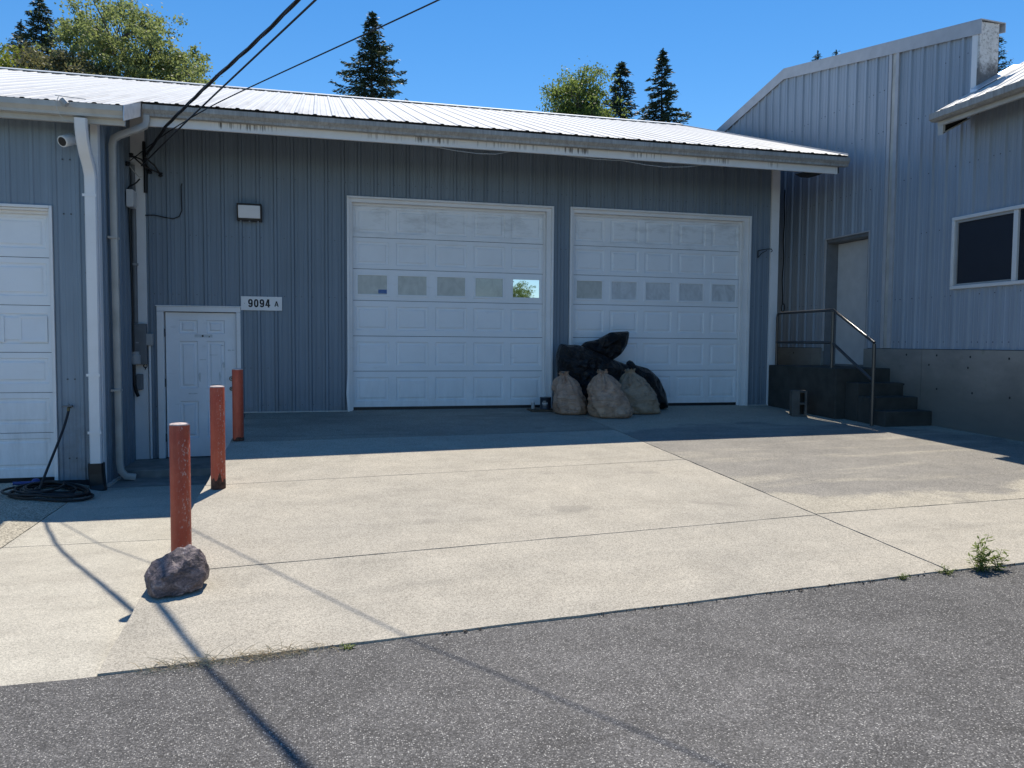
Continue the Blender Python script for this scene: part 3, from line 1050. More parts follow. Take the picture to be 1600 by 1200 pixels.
# --- screws on the facade
mb = MB()
for n in range(-7, 34):
    for q in (R9 * 0.17, R9 * 0.5):
        x = X0 + n * R9 + q
        for z in (0.10, 0.62, 1.62, 2.42, 3.24):
            if any(a - 0.03 < x < b + 0.03 and z < t + 0.03 for a, b, _, t in op_main):
                continue
            if x < -2.22 or x > 7.1:
                continue
            if rs.random() < 0.45:
                continue
            mb.box(x - 0.005, x + 0.005, -0.007, 0.0, z - 0.005, z + 0.005)
o = mk('screws', mb, MAT['screw'], main)
o['kind'] = 'stuff'


# ================================================================== left wing
left = thing('workshop_wing', 'nearer blue metal workshop wing with white overhead door at left edge', 'building', (-5.0, -1.6, -0.65))
YL = -1.6
op_left = [(-6.05, -2.905, -1.0, 2.455)]
sheets(-9.0, -2.474, -2.62, 4, lambda u: -0.60, lambda u: 3.60, lambda u, v, h: (u, YL - h, v), MAT['clad_left'], left, op_left, rib=0.013, minor=0.003)
g = MB()
g.prism([(YL + 0.2, -1.1), (9.1, -1.1), (9.1, 3.95), (4.475, 5.55), (YL + 0.2, 3.54)], 'x', -14, -2.44)
mk('building_shell', g, MAT['clad_left'], left)
g = MB(); g.box(-2.89, -2.45, YL + 0.012, YL + 0.19, -1.0, 2.5); mk('wall_framing', g, MAT['dark'], left)
g = MB(); g.box(-14, -2.45, YL + 0.012, YL + 0.19, 2.501, 3.54); mk('wall_framing', g, MAT['dark'], left)
g = MB(); g.box(-2.472, -2.398, YL - 0.036, YL + 0.07, -0.72, 3.55); mk('corner_trim', g, MAT['white'], left, bevel=0.004)
sheets(YL + 0.071, -0.036, 0.03, 4, lambda u: -0.68, lambda u: itp(u, [-1.6, 0], [3.60, 4.14]), lambda u, v, h: (-2.414 + h, u, v), MAT['clad_left'], left, rib=0.013, name='return_wall_panel')
g = MB(); g.box(-2.41, -2.375, YL + 0.075, -0.05, -0.74, -0.676); mk('base_flashing', g, MAT['gutter_clean'], left)
rows_l = [2.424, 1.915, 1.380, 0.850, 0.395, -0.062, -0.575]
g = MB(); g.box(-6.0, -2.86, YL + 0.13, YL + 0.16, -0.62, 2.5)
ld = mk('garage_door', g, MAT['dark'], left)
ld['label'] = 'white overhead door with one blanked window panel'
for r in range(6):
    z1, z0 = rows_l[r] - 0.003, rows_l[r + 1] + 0.003
    g = MB()
    for (a, b) in ((-5.97, -4.45), (-4.45, -2.925)):
        pa, pb = max(a + 0.07, -5.9), b - 0.055
        pz0, pz1 = z0 + 0.10, z1 - 0.06
        if r == 2:
            pz0, pz1 = 0.945, 1.290
        cell_relief(g, a, b, z0, z1, YL + 0.10, pa, pb, pz0, pz1)
    g.add([(-5.97, YL + 0.10, z1), (-2.925, YL + 0.10, z1), (-2.925, YL + 0.13, z1), (-5.97, YL + 0.13, z1)], [(0, 1, 2, 3)])
    mk('section', g, MAT['door'], ld)
for (a, b) in ((-3.27, -2.985), (-3.75, -3.42), (-4.3, -3.9)):
    g = MB()
    g.box(a, b, YL + 0.085, YL + 0.1, 1.235, 1.260); g.box(a, b, YL + 0.085, YL + 0.1, 0.965, 0.990)
    g.box(a, a + 0.022, YL + 0.086, YL + 0.1, 0.990, 1.235); g.box(b - 0.022, b, YL + 0.086, YL + 0.1, 0.990, 1.235)
    mk('window_frame', g, MAT['door'], ld)
    g = MB(); g.box(a + 0.02, b - 0.02, YL + 0.095, YL + 0.101, 0.985, 1.24); mk('blank_panel', g, MAT['door_old'], ld)
g = MB(); g.box(-2.906, -2.878, YL - 0.03, YL, -0.61, 2.482); mk('door_casing', g, MAT['white'], left, bevel=0.003)
g = MB(); g.box(-6.0, -2.908, YL - 0.03, YL, 2.452, 2.482); mk('door_casing', g, MAT['white'], left, bevel=0.003)
g = MB(); g.box(-2.923, -2.884, YL + 0.001, YL + 0.13, -0.62, 2.45); mk('door_jamb', g, MAT['white'], left)
g = MB(); g.box(-6.0, -2.926, YL + 0.001, YL + 0.13, 2.428, 2.45); g.box(-6.0, -2.926, YL + 0.06, YL + 0.09, 2.395, 2.427); mk('door_head_jamb', g, MAT['white'], left)
mb = MB()
for x in (-2.84, -2.765, -2.69, -2.615, -2.55):
    for z in (-0.35, 0.55, 1.10, 1.75, 2.40, 3.0):
        if rs.random() < 0.75:
            mb.box(x - 0.007, x + 0.007, YL - 0.012, YL, z - 0.007, z + 0.007)
o = mk('screws', mb, MAT['screw'], left); o['kind'] = 'stuff'
# roof of the wing
EYL = -2.03
sheets(-14, -2.03, X0 + 0.09, 4, lambda u: EYL, lambda u: RY, lambda u, v, h: (u, v, roof_z(v) + h), MAT['roof'], left, rib=0.012, minor=0.003, name='roof_panel')
g = MB()
g.prism([(-1.96, roof_z(-1.96) - 0.008), (-1.96, roof_z(-1.96) - 0.06), (RY, RZ - 0.06), (RY, RZ - 0.008)], 'x', -14, -2.035)
mk('roof_deck', g, MAT['deck'], left)
g = MB()
g.prism([(RY, RZ - 0.008), (RY, RZ - 0.07), (10.3, RZ - 0.07 - SL * (10.3 - RY)), (10.3, RZ - 0.008 - SL * (10.3 - RY))], 'x', -14, -2.035)
mk('back_roof', g, MAT['roof'], left)
g = MB()
g.prism([(RY - 0.20, RZ - 0.20 * SL + 0.022), (RY, RZ + 0.028), (RY + 0.2, RZ - 0.2 * SL + 0.022), (RY + 0.2, RZ - 0.2 * SL + 0.030), (RY, RZ + 0.040), (RY - 0.205, RZ - 0.2 * SL + 0.034)], 'x', -14, -2.035)
mk('ridge_cap', g, MAT['ridge'], left)
dz = -0.268
dyl = -0.835
gutl = [(y + dyl, z + dz) for y, z in gut]
g = MB(); g.prism(gutl, 'x', -14, -2.045); mk('gutter', g, MAT['gutter_clean'], left)
g = MB(); g.box(-14, -2.05, -1.925, -1.885, 3.335, 3.50); mk('fascia', g, MAT['gutter_clean'], left)
# bright end flashing where the eave steps back
g = MB()
A = [(-2.030, -2.06, 3.352), (-2.030, -1.215, 3.635), (-2.030, -1.215, 3.80), (-2.030, -2.045, 3.525)]
g.hexa([A[0], (-2.036, -2.06, 3.352), (-2.036, -1.215, 3.635), A[1], A[3], (-2.036, -2.045, 3.525), (-2.036, -1.215, 3.80), A[2]])
mk('end_flashing', g, MAT['shiny'], left)


def rect_pipe(mb, pts, w, d, side=Vector((1, 0, 0))):
    pts = [Vector(p) for p in pts]
    prev = None
    rings = []
    for i, p in enumerate(pts):
        t = (pts[min(i + 1, len(pts) - 1)] - pts[max(i - 1, 0)]).normalized()
        s_ = (side - t * side.dot(t)).normalized()
        n_ = t.cross(s_)
        rings.append([p + s_ * (w / 2) * a + n_ * (d / 2) * b for a, b in ((-1, -0.6), (-0.8, -1), (0.8, -1), (1, -0.6), (1, 0.6), (0.8, 1), (-0.8, 1), (-1, 0.6))])
    vv = [v for r in rings for v in r]
    ff = []
    for i in range(len(rings) - 1):
        for j in range(8):
            k = (j + 1) % 8
            ff.append((i * 8 + j, i * 8 + k, (i + 1) * 8 + k, (i + 1) * 8 + j))
    ff += [tuple(range(8))[::-1], tuple(range((len(rings) - 1) * 8, len(rings) * 8))]
    mb.add(vv, ff)


g = MB()
rect_pipe(g, [(-2.470, -1.98, 3.37), (-2.470, -1.965, 3.26), (-2.470, -1.93, 3.15), (-2.468, -1.84, 3.02), (-2.465, -1.74, 2.92), (-2.462, -1.69, 2.82), (-2.462, -1.685, 2.70), (-2.466, -1.685, -0.30), (-2.466, -1.685, -0.50)], 0.125, 0.085)
ds = mk('downspout', g, MAT['white'], left, smooth=40)
for z in (2.60, 0.60, -0.05):
    g = MB(); g.box(-2.540, -2.399, -1.733, -1.729, z - 0.015, z + 0.015); mk('strap', g, MAT['white'], ds)
g = MB()
rect_pipe(g, [(-2.466, -1.69, -0.40), (-2.464, -1.69, -0.52), (-2.45, -1.70, -0.66), (-2.43, -1.74, -0.73)], 0.16, 0.115)
mk('rubber_boot', g, MAT['black'], ds)
# second downspout at the step between the two roofs
g = MB()
rect_pipe(g, [(-1.985, -1.14, 3.67), (-1.985, -1.14, 3.60), (-2.00, -1.15, 3.545), (-2.07, -1.17, 3.50), (-2.26, -1.22, 3.40), (-2.322, -1.24, 3.35), (-2.335, -1.25, 3.27), (-2.337, -1.25, 2.9), (-2.337, -1.22, 1.0), (-2.337, -1.20, -0.48), (-2.325, -1.19, -0.58), (-2.28, -1.17, -0.645), (-2.18, -1.14, -0.665)], 0.072, 0.072, Vector((0, 1, 0)))
ds2 = mk('downspout', g, MAT['gutter_clean'], left, smooth=40)
for z in (2.2, 0.4):
    g = MB(); g.box(-2.40, -2.298, -1.290, -1.160, z - 0.012, z + 0.012); mk('strap', g, MAT['gutter_clean'], ds2)


# ================================================================== right building
right = thing('parapet_building', 'tall blue grey metal building with sloped parapet on a concrete base', 'building', (12.0, -1.0, 0))
XR = 8.10
PY, PZ = 1.157, 5.86
YEND = -3.05


def par_z(Y):
    return PZ - 0.193 * abs(Y - PY)


op_r = [(-1.160, -0.135, -1.0, 2.715), (-4.62, -2.775, 1.755, 2.660)]
Y0R = 2.447
PR = lambda u, v, h: (XR - h, u, v)
sheets(-12.0, YEND, Y0R, 4, lambda u: 0.955, lambda u: 4.20, PR, MAT['clad_right'], right, op_r)
sheets(YEND, -1.69, Y0R, 4, lambda u: 0.955, par_z, PR, MAT['clad_right'], right, op_r)
sheets(-1.48, 7.5, Y0R, 4, lambda u: 0.955, par_z, PR, MAT['clad_right'], right, op_r, extra=(PY,))
# thin parapet wall body above the hidden roof
g = MB()
g.prism([(YEND + 0.002, 3.9), (7.5, 3.9), (7.5, par_z(7.5) - 0.01), (PY, PZ - 0.01), (YEND + 0.002, par_z(YEND) - 0.01)], 'x', XR + 0.002, XR + 0.255)
mk('parapet_core', g, MAT['clad_right'], right)
g = MB()
g.prism([(-12, 0.95), (7.5, 0.95), (7.5, 4.2), (PY, 5.05), (-2.9, 4.2), (-12, 3.9)], 'x', XR + 0.45, 19.0)
mk('building_shell', g, MAT['clad_right'], right)
for a, b, c, d in ((-0.132, 7.5, 0.94, 3.9), (-2.77, -1.165, 0.94, 3.9), (-1.163, -0.134, 2.72, 3.9), (-12, -2.772, 0.94, 1.75), (-12, -2.772, 2.665, 3.9), (-12, -4.63, 1.751, 2.664)):
    g = MB(); g.box(XR + 0.002, XR + 0.44, a, b, c, d); mk('wall_framing', g, MAT['dark'], right)
# sloped cap flashing, one length each side of the peak
for (ya, yb) in ((YEND - 0.06, PY), (PY, 7.5)):
    za, zb = par_z(ya), par_z(yb)
    g = MB()
    g.hexa([(XR - 0.045, ya, za - 0.13), (XR - 0.045, yb, zb - 0.13), (XR - 0.036, yb, zb - 0.13), (XR - 0.036, ya, za - 0.13),
            (XR - 0.045, ya, za + 0.045), (XR - 0.045, yb, zb + 0.045), (XR - 0.036, yb, zb + 0.045), (XR - 0.036, ya, za + 0.045)])
    g.hexa([(XR - 0.045, ya, za + 0.046), (XR - 0.045, yb, zb + 0.046), (XR + 0.33, yb, zb + 0.030), (XR + 0.33, ya, za + 0.030),
            (XR - 0.045, ya, za + 0.056), (XR - 0.045, yb, zb + 0.056), (XR + 0.33, yb, zb + 0.040), (XR + 0.33, ya, za + 0.040)])
    g.hexa([(XR + 0.320, ya, za - 0.08), (XR + 0.320, yb, zb - 0.08), (XR + 0.33, yb, zb - 0.08), (XR + 0.33, ya, za - 0.08),
            (XR + 0.320, ya, za + 0.029), (XR + 0.320, yb, zb + 0.029), (XR + 0.33, yb, zb + 0.029), (XR + 0.33, ya, za + 0.029)])
    mk('parapet_cap', g, MAT['cap'], right)
g = MB(); g.box(XR - 0.03, XR + 0.262, YEND - 0.03, YEND + 0.0015, 3.92, par_z(YEND) + 0.02); mk('parapet_end', g, MAT['end_white'], right, bevel=0.004)
g = MB(); g.box(XR - 0.034, XR - 0.001, YEND, YEND + 0.085, 3.95, par_z(YEND) - 0.09); mk('corner_trim', g, MAT['white'], right)
for (ya, yb, pr_) in ((-1.685, -1.625, 0.036), (-1.618, -1.552, 0.022), (-1.545, -1.485, 0.036)):
    g = MB()
    z = par_z(-1.58) - 0.115
    g.box(XR - pr_, XR - 0.001, ya, yb, 0.958, z)
    mk('joint_trim', g, MAT['cap'] if pr_ > 0.03 else MAT['gutter_clean'], right)
# stem wall, cast in lengths
cuts = [-12.0, -5.2, -2.335, 0.125, 2.6, 7.5]
for a, b in zip(cuts, cuts[1:]):
    ops = []
    g = MB()
    if a < -0.13 < b or a < -1.16 < b:
        lo, hi = max(a, -1.163), min(b, -0.132)
        if a < lo:
            g.box(XR - 0.055, XR + 0.44, a + 0.003, lo, -1.1, 0.948)
        g.box(XR - 0.055, XR + 0.44, lo, hi, -1.1, 0.665)
        if hi < b:
            g.box(XR - 0.055, XR + 0.44, hi, b - 0.003, -1.1, 0.948)
    else:
        g.box(XR - 0.055, XR + 0.44, a + 0.003, b - 0.003, -1.1, 0.948)
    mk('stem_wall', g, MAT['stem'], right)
for (y, z) in ((-2.05, 0.87), (-2.60, 0.87), (-3.15, 0.86), (-3.72, 0.85), (-2.02, 0.45), (-2.62, 0.42), (-3.2, 0.40), (-3.75, 0.38), (-2.47, 0.74), (-3.12, 0.72), (0.62, 0.86), (1.1, 0.86)):
    g = MB()
    n = 8
    vv = [(XR - 0.0575, y + 0.012 * math.cos(2 * math.pi * t / n), z + 0.016 * math.sin(2 * math.pi * t / n)) for t in range(n)]
    vv += [(XR - 0.0545, p[1], p[2]) for p in vv]
    g.add(vv, [tuple(range(n))] + [(i, (i + 1) % n, n + (i + 1) % n, n + i) for i in range(n)])
    mk('tie_hole', g, MAT['dark'], right)
# door deep in its frame
g = MB(); g.box(XR + 0.20, XR + 0.245, -1.118, -0.160, 0.69, 2.655)
rd = mk('side_door', g, simple('grey_door_paint', (0.66, 0.67, 0.68), 0.5, var=0.08), right, bevel=0.003)
rd['label'] = 'plain pale grey side door in deep dark frame'
for b in ((XR - 0.004, XR + 0.30, -0.158, -0.138, 0.672, 2.712), (XR - 0.004, XR + 0.30, -1.157, -1.122, 0.672, 2.712), (XR - 0.004, XR + 0.30, -1.121, -0.159, 2.662, 2.712), (XR, XR + 0.3, -1.121, -0.159, 0.667, 0.686)):
    g = MB(); g.box(*b); mk('door_jamb', g, MAT['grey_box'], rd)
for b in ((XR - 0.028, XR - 0.001, -0.137, -0.110, 0.90, 2.738), (XR - 0.028, XR - 0.001, -1.188, -1.160, 0.90, 2.738), (XR - 0.028, XR - 0.001, -1.159, -0.138, 2.716, 2.738)):
    g = MB(); g.box(*b); mk('door_casing', g, MAT['cap'], rd)
# window
g = MB(); g.box(XR + 0.10, XR + 0.12, -4.62, -2.78, 1.75, 2.66)
wn = mk('window', g, MAT['dark'], right)
ya, yb, za, zb = -4.64, -2.758, 1.738, 2.676
for b in ((XR - 0.045, XR + 0.03, ya, yb, zb - 0.045, zb), (XR - 0.045, XR + 0.03, ya, yb, za, za + 0.045), (XR - 0.045, XR + 0.03, yb - 0.045, yb, za + 0.046, zb - 0.046), (XR - 0.045, XR + 0.03, ya, ya + 0.045, za + 0.046, zb - 0.046), (XR - 0.030, XR + 0.03, -3.735, -3.672, za + 0.046, zb - 0.046)):
    g = MB(); g.box(*b); mk('window_frame', g, MAT['plastic_white'], wn, bevel=0.006)
for b in ((XR - 0.022, XR + 0.02, yb - 0.078, yb - 0.047, za + 0.047, zb - 0.047), (XR - 0.022, XR + 0.02, -3.670, -2.838, zb - 0.078, zb - 0.047), (XR - 0.022, XR + 0.02, -3.670, -2.838, za + 0.047, za + 0.070)):
    g = MB(); g.box(*b); mk('sash', g, MAT['grey_light'], wn)
g = MB(); g.box(XR - 0.004, XR, -3.669, -2.839, za + 0.071, zb - 0.079); mk('insect_screen', g, MAT['screen'], wn)
g = MB(); g.box(XR + 0.004, XR + 0.01, -4.59, -3.736, za + 0.047, zb - 0.047); mk('pane', g, MAT['glass_dark'], wn)
# screws
mb = MB()
for n in range(-26, 30):
    for q in (0.3, 0.7):
        y = Y0R - n * R9 - q * R9
        for z in (1.05, 1.66, 2.55, 3.35, 4.15, 4.75):
            if y < -8 or (y < YEND and z > 3.9) or z > par_z(y) - 0.15:
                continue
            if -1.72 < y < -1.45 or -1.2 < y < -0.1 and z < 2.75 or (-4.7 < y < -2.72 and 1.7 < z < 2.7):
                continue
            if rs.random() < 0.45:
                continue
            mb.box(XR - 0.008, XR, y - 0.0055, y + 0.0055, z - 0.006, z + 0.006)
o = mk('screws', mb, MAT['screw'], right); o['kind'] = 'stuff'
# lower front roof
FX, FZ, FS, FY = 7.62, 3.965, 0.56, -2.86
FRX = 11.0


def fr_z(X):
    return FZ + FS * (X - FX)


sheets(-12.0, FY, Y0R + 0.05, 4, lambda u: FX - 0.01, lambda u: FRX, lambda u, v, h: (v, u, fr_z(v) + h), MAT['roof'], right, rib=0.012, minor=0.003, name='roof_panel')
g = MB()
g.prism([(FX + 0.06, fr_z(FX + 0.06) - 0.008), (FRX, fr_z(FRX) - 0.008), (FRX, fr_z(FRX) - 0.09), (FX + 0.06, fr_z(FX + 0.06) - 0.09)], 'y', -12, FY - 0.05)
g.prism([(FRX, fr_z(FRX) - 0.008), (FRX + 4.0, fr_z(FRX) - 2.3), (FRX + 4.0, fr_z(FRX) - 2.39), (FRX, fr_z(FRX) - 0.09)], 'y', -12, FY - 0.05)
mk('roof_deck', g, MAT['deck'], right)
fg = [(FX + 0.012, FZ - 0.02), (FX + 0.012, FZ - 0.095), (FX + 0.055, FZ - 0.118), (FX + 0.12, FZ - 0.118), (FX + 0.12, FZ - 0.03), (FX + 0.10, FZ - 0.03), (FX + 0.03, FZ - 0.035)]
fg = [(x - 0.075, z) for x, z in fg]
g = MB(); g.prism(fg, 'y', -12, FY + 0.01); mk('gutter', g, MAT['gutter'], right)
g = MB(); g.box(FX + 0.048, FX + 0.085, -12, FY - 0.02, FZ - 0.172, FZ - 0.03); mk('fascia', g, MAT['gutter_clean'], right)
g = MB()
sx = XR - 0.03 - FX - 0.088
zr = FZ - 0.285
g.prism([(FX + 0.088, zr + 0.012), (XR - 0.03, zr + 0.012 + FS * sx), (XR - 0.03, zr + 0.24 + FS * sx), (FX + 0.088, FZ - 0.04)], 'y', FY - 0.07, FY - 0.05)
mk('dark_eave_end', g, MAT['dark'], right)  # dark face stands in for the unlit gap under the eave end
g = MB()
g.prism([(FX + 0.05, zr - 0.006), (XR - 0.03, zr - 0.006 + FS * (sx + 0.03)), (XR - 0.03, zr + 0.011 + FS * (sx + 0.03)), (FX + 0.05, zr + 0.011)], 'y', FY - 0.105, FY - 0.03)
mk('rake_lip', g, MAT['gutter_clean'], right)
g = MB(); g.box(FX + 0.05, FX + 0.085, FY - 0.105, FY - 0.025, zr + 0.012, FZ - 0.174); mk('eave_return', g, MAT['gutter_clean'], right)
# base flashing where the parapet end meets the low roof
g = MB(); g.hexa([(7.95, YEND - 0.14, fr_z(7.95) + 0.024), (8.60, YEND - 0.14, fr_z(8.60) + 0.024), (8.60, YEND - 0.031, fr_z(8.60) + 0.024), (7.95, YEND - 0.031, fr_z(7.95) + 0.024),
                  (7.95, YEND - 0.14, fr_z(7.95) + 0.034), (8.60, YEND - 0.14, fr_z(8.60) + 0.034), (8.60, YEND - 0.031, fr_z(8.60) + 0.07), (7.95, YEND - 0.031, fr_z(7.95) + 0.07)])
mk('roof_flashing', g, MAT['shiny'], right)


# ================================================================== steps and rail
st = thing('concrete_steps', 'dark concrete entry steps with steel handrail beside the tall building', 'steps', (7.6, -1.4, -0.05))
XS = XR - 0.058
g = MB(); g.box(7.135, XS, -1.745, -0.05, -0.12, 0.668); mk('landing', g, MAT['step'], st, bevel=0.012)
for (yf, yb2, z) in ((-2.015, -1.748, 0.470), (-2.295, -2.018, 0.290), (-2.560, -2.298, 0.118)):
    g = MB(); g.box(7.29, XS, yf, yb2, -0.15, z); mk('step', g, MAT['step'], st, bevel=0.012)
RX = 7.205
yA, yB, yC = -0.155, -1.55, -2.42


def rail(pts, r=0.021):
    g = MB(); g.tube(pts, r, 12); return mk('rail', g, MAT['steel'], st, smooth=50)


rail([(RX, yA, 0.30), (RX, yA, 1.44), (RX, yA - 0.012, 1.485), (RX, yA - 0.05, 1.505), (RX, yB, 1.505), (RX, yC, 1.035)])
rail([(RX, yA - 0.02, 1.04), (RX, yB + 0.02, 1.035)])
rail([(RX, yB - 0.02, 1.02), (RX, yC + 0.02, 0.53)])
for (y, z0, z1) in ((yB, 0.20, 1.485), (yC, -0.12, 1.02)):
    g = MB(); g.tube([(RX, y, z0), (RX, y, z1)], 0.024, 12); mk('post', g, MAT['steel'], st, smooth=50)

# cinder block standing on end, cells towards the right
cb = (6.84, -1.32, zs(6.84, -1.32))
g = MB()
z0, z1 = cb[2], cb[2] + 0.375
an = math.radians(-24)
ca_, sa_ = math.cos(an), math.sin(an)


def cbp(a, b, z):
    return (cb[0] + a * ca_ - b * sa_, cb[1] + a * sa_ + b * ca_, z)


def cbox(a0, a1, b0, b1, c0, c1):
    g.hexa([cbp(a0, b0, c0), cbp(a1, b0, c0), cbp(a1, b1, c0), cbp(a0, b1, c0), cbp(a0, b0, c1), cbp(a1, b0, c1), cbp(a1, b1, c1), cbp(a0, b1, c1)])


cbox(-0.115, -0.005, -0.10, -0.07, z0, z1)
cbox(-0.115, 0.095, 0.07, 0.10, z0, z1)
cbox(-0.115, -0.085, -0.069, 0.069, z0, z1)
cbox(0.065, 0.095, -0.10, 0.069, z0, z1)
cbox(-0.004, 0.064, -0.10, 0.069, z0, z0 + 0.03)
cbox(-0.004, 0.064, -0.10, 0.069, z0 + 0.172, z0 + 0.203)
cbox(-0.084, 0.064, -0.069, 0.069, z1 - 0.03, z1)
tag(mk('cinder_block', g, MAT['cinder'], loc=cb), 'grey cinder block stood on end left of the entry steps', 'cinder block')

# ================================================================== bollards
BX = [(-0.855, -6.08, 0.473, 'nearest red bollard post, behind the purple rock'),
      (-0.860, -4.20, 0.601, 'middle red bollard post standing at the shadow edge'),
      (-0.905, -2.03, 0.674, 'farthest red bollard post, in shade by the entry door')]
for i, (x, y, zt, lb) in enumerate(BX):
    zb_ = zs(x, y)
    t = thing('bollard', lb, 'bollard', (x, y, zb_), 'red bollards along the ramp edge')
    rr_ = 0.0605
    g = MB(); g.lathe((x, y, zb_), [(rr_, -0.1), (rr_ * 1.005, 0.07), (rr_, 0.3), (rr_, zt - zb_ - 0.008), (rr_ * 0.96, zt - zb_ - 0.001)], 32)
    mk('post', g, MAT['bollard'], t, smooth=40)
    g = MB(); g.lathe((x, y, zt), [(rr_ * 0.985, -0.004), (rr_ * 0.97, 0.003), (rr_ * 0.80, 0.007), (rr_ * 0.4, 0.010), (0.003, 0.011)], 32)
    mk('cap', g, MAT['boll_cap'], t, smooth=40)
    if i == 0:
        continue
    g = MB()
    n = 40
    vv = []
    rnb = random.Random(40 + i)
    tops = [rnb.uniform(0.005, 0.12 if i == 1 else 0.04) * (1.0 + 0.5 * math.cos(2 * math.pi * k / n - 5.0)) for k in range(n)]
    tops = [(tops[k - 1] + 2 * tops[k] + tops[(k + 1) % n]) / 4 for k in range(n)]
    for k in range(n):
        a = 2 * math.pi * k / n
        vv.append((x + math.cos(a) * rr_ * 1.012, y + math.sin(a) * rr_ * 1.012, zb_ - 0.03))
    for k in range(n):
        a = 2 * math.pi * k / n
        vv.append((x + math.cos(a) * rr_ * 1.012, y + math.sin(a) * rr_ * 1.012, zb_ + tops[k]))
    g.add(vv, [(k, (k + 1) % n, n + (k + 1) % n, n + k) for k in range(n)])
    mk('rust_collar', g, MAT['mud'], t, smooth=40)


# ================================================================== rock
def ico(level):
    import bmesh
    bm = bmesh.new()
    bmesh.ops.create_icosphere(bm, subdivisions=level, radius=1.0)
    v = np.array([p.co[:] for p in bm.verts])
    f = [tuple(q.index for q in p.verts) for p in bm.faces]
    bm.free()
    return v, f


def angular_rock(pts):
    import bmesh
    bm = bmesh.new()
    for p in pts:
        bm.verts.new(p)
    res = bmesh.ops.convex_hull(bm, input=bm.verts)
    bmesh.ops.delete(bm, geom=[e for e in res['geom_interior'] if isinstance(e, bmesh.types.BMVert)], context='VERTS')
    bmesh.ops.dissolve_limit(bm, angle_limit=math.radians(12), verts=bm.verts, edges=bm.edges)
    bmesh.ops.bevel(bm, geom=list(bm.edges), offset=0.007, segments=1, affect='EDGES')
    bmesh.ops.triangulate(bm, faces=bm.faces)
    bmesh.ops.subdivide_edges(bm, edges=list(bm.edges), cuts=4, use_grid_fill=True)
    vv = np.array([q.co[:] for q in bm.verts])
    bm.verts.index_update()
    ff = [tuple(q.index for q in p.verts) for p in bm.faces]
    bm.free()
    return vv, ff


v, f = angular_rock([(-0.165, -0.03, 0.0), (-0.185, 0.02, 0.095), (-0.15, 0.07, 0.165), (-0.135, -0.095, 0.02), (-0.10, -0.125, 0.0), (0.03, -0.115, 0.0), (0.13, -0.055, 0.015),
                     (-0.11, -0.105, 0.085), (0.0, -0.105, 0.140), (0.065, -0.065, 0.195), (0.160, -0.055, 0.090), (-0.05, 0.05, 0.225), (0.06, 0.05, 0.262), (0.125, 0.0, 0.242), (0.168, 0.03, 0.165),
                     (-0.12, 0.13, 0.05), (0.10, 0.14, 0.05), (0.0, 0.12, 0.20), (0.168, 0.08, 0.06), (-0.10, 0.10, 0.0), (0.10, 0.10, 0.0)])
for i in range(len(v)):
    p = Vector(v[i]) * 6.0
    d = 0.010 * mnoise.noise(p * 1.8 + Vector((3, 1, 5))) - 0.016 * abs(mnoise.noise(p * 2.6)) + 0.005 * mnoise.noise(p * 8)
    n_ = v[i] - np.array([0, 0, 0.10])
    v[i] = v[i] + n_ / np.linalg.norm(n_) * d
rk = (-0.800, -6.55, zs(-0.800, -6.55))
v = v + np.array([rk[0], rk[1], 0])
v[:, 2] += rk[2] - np.quantile(v[:, 2], 0.02)
g = MB(); g.add([tuple(p) for p in v], f)
tag(mk('rock', g, MAT['rock'], smooth=16, loc=rk), 'angular purple grey rock at the foot of the nearest bollard', 'rock')


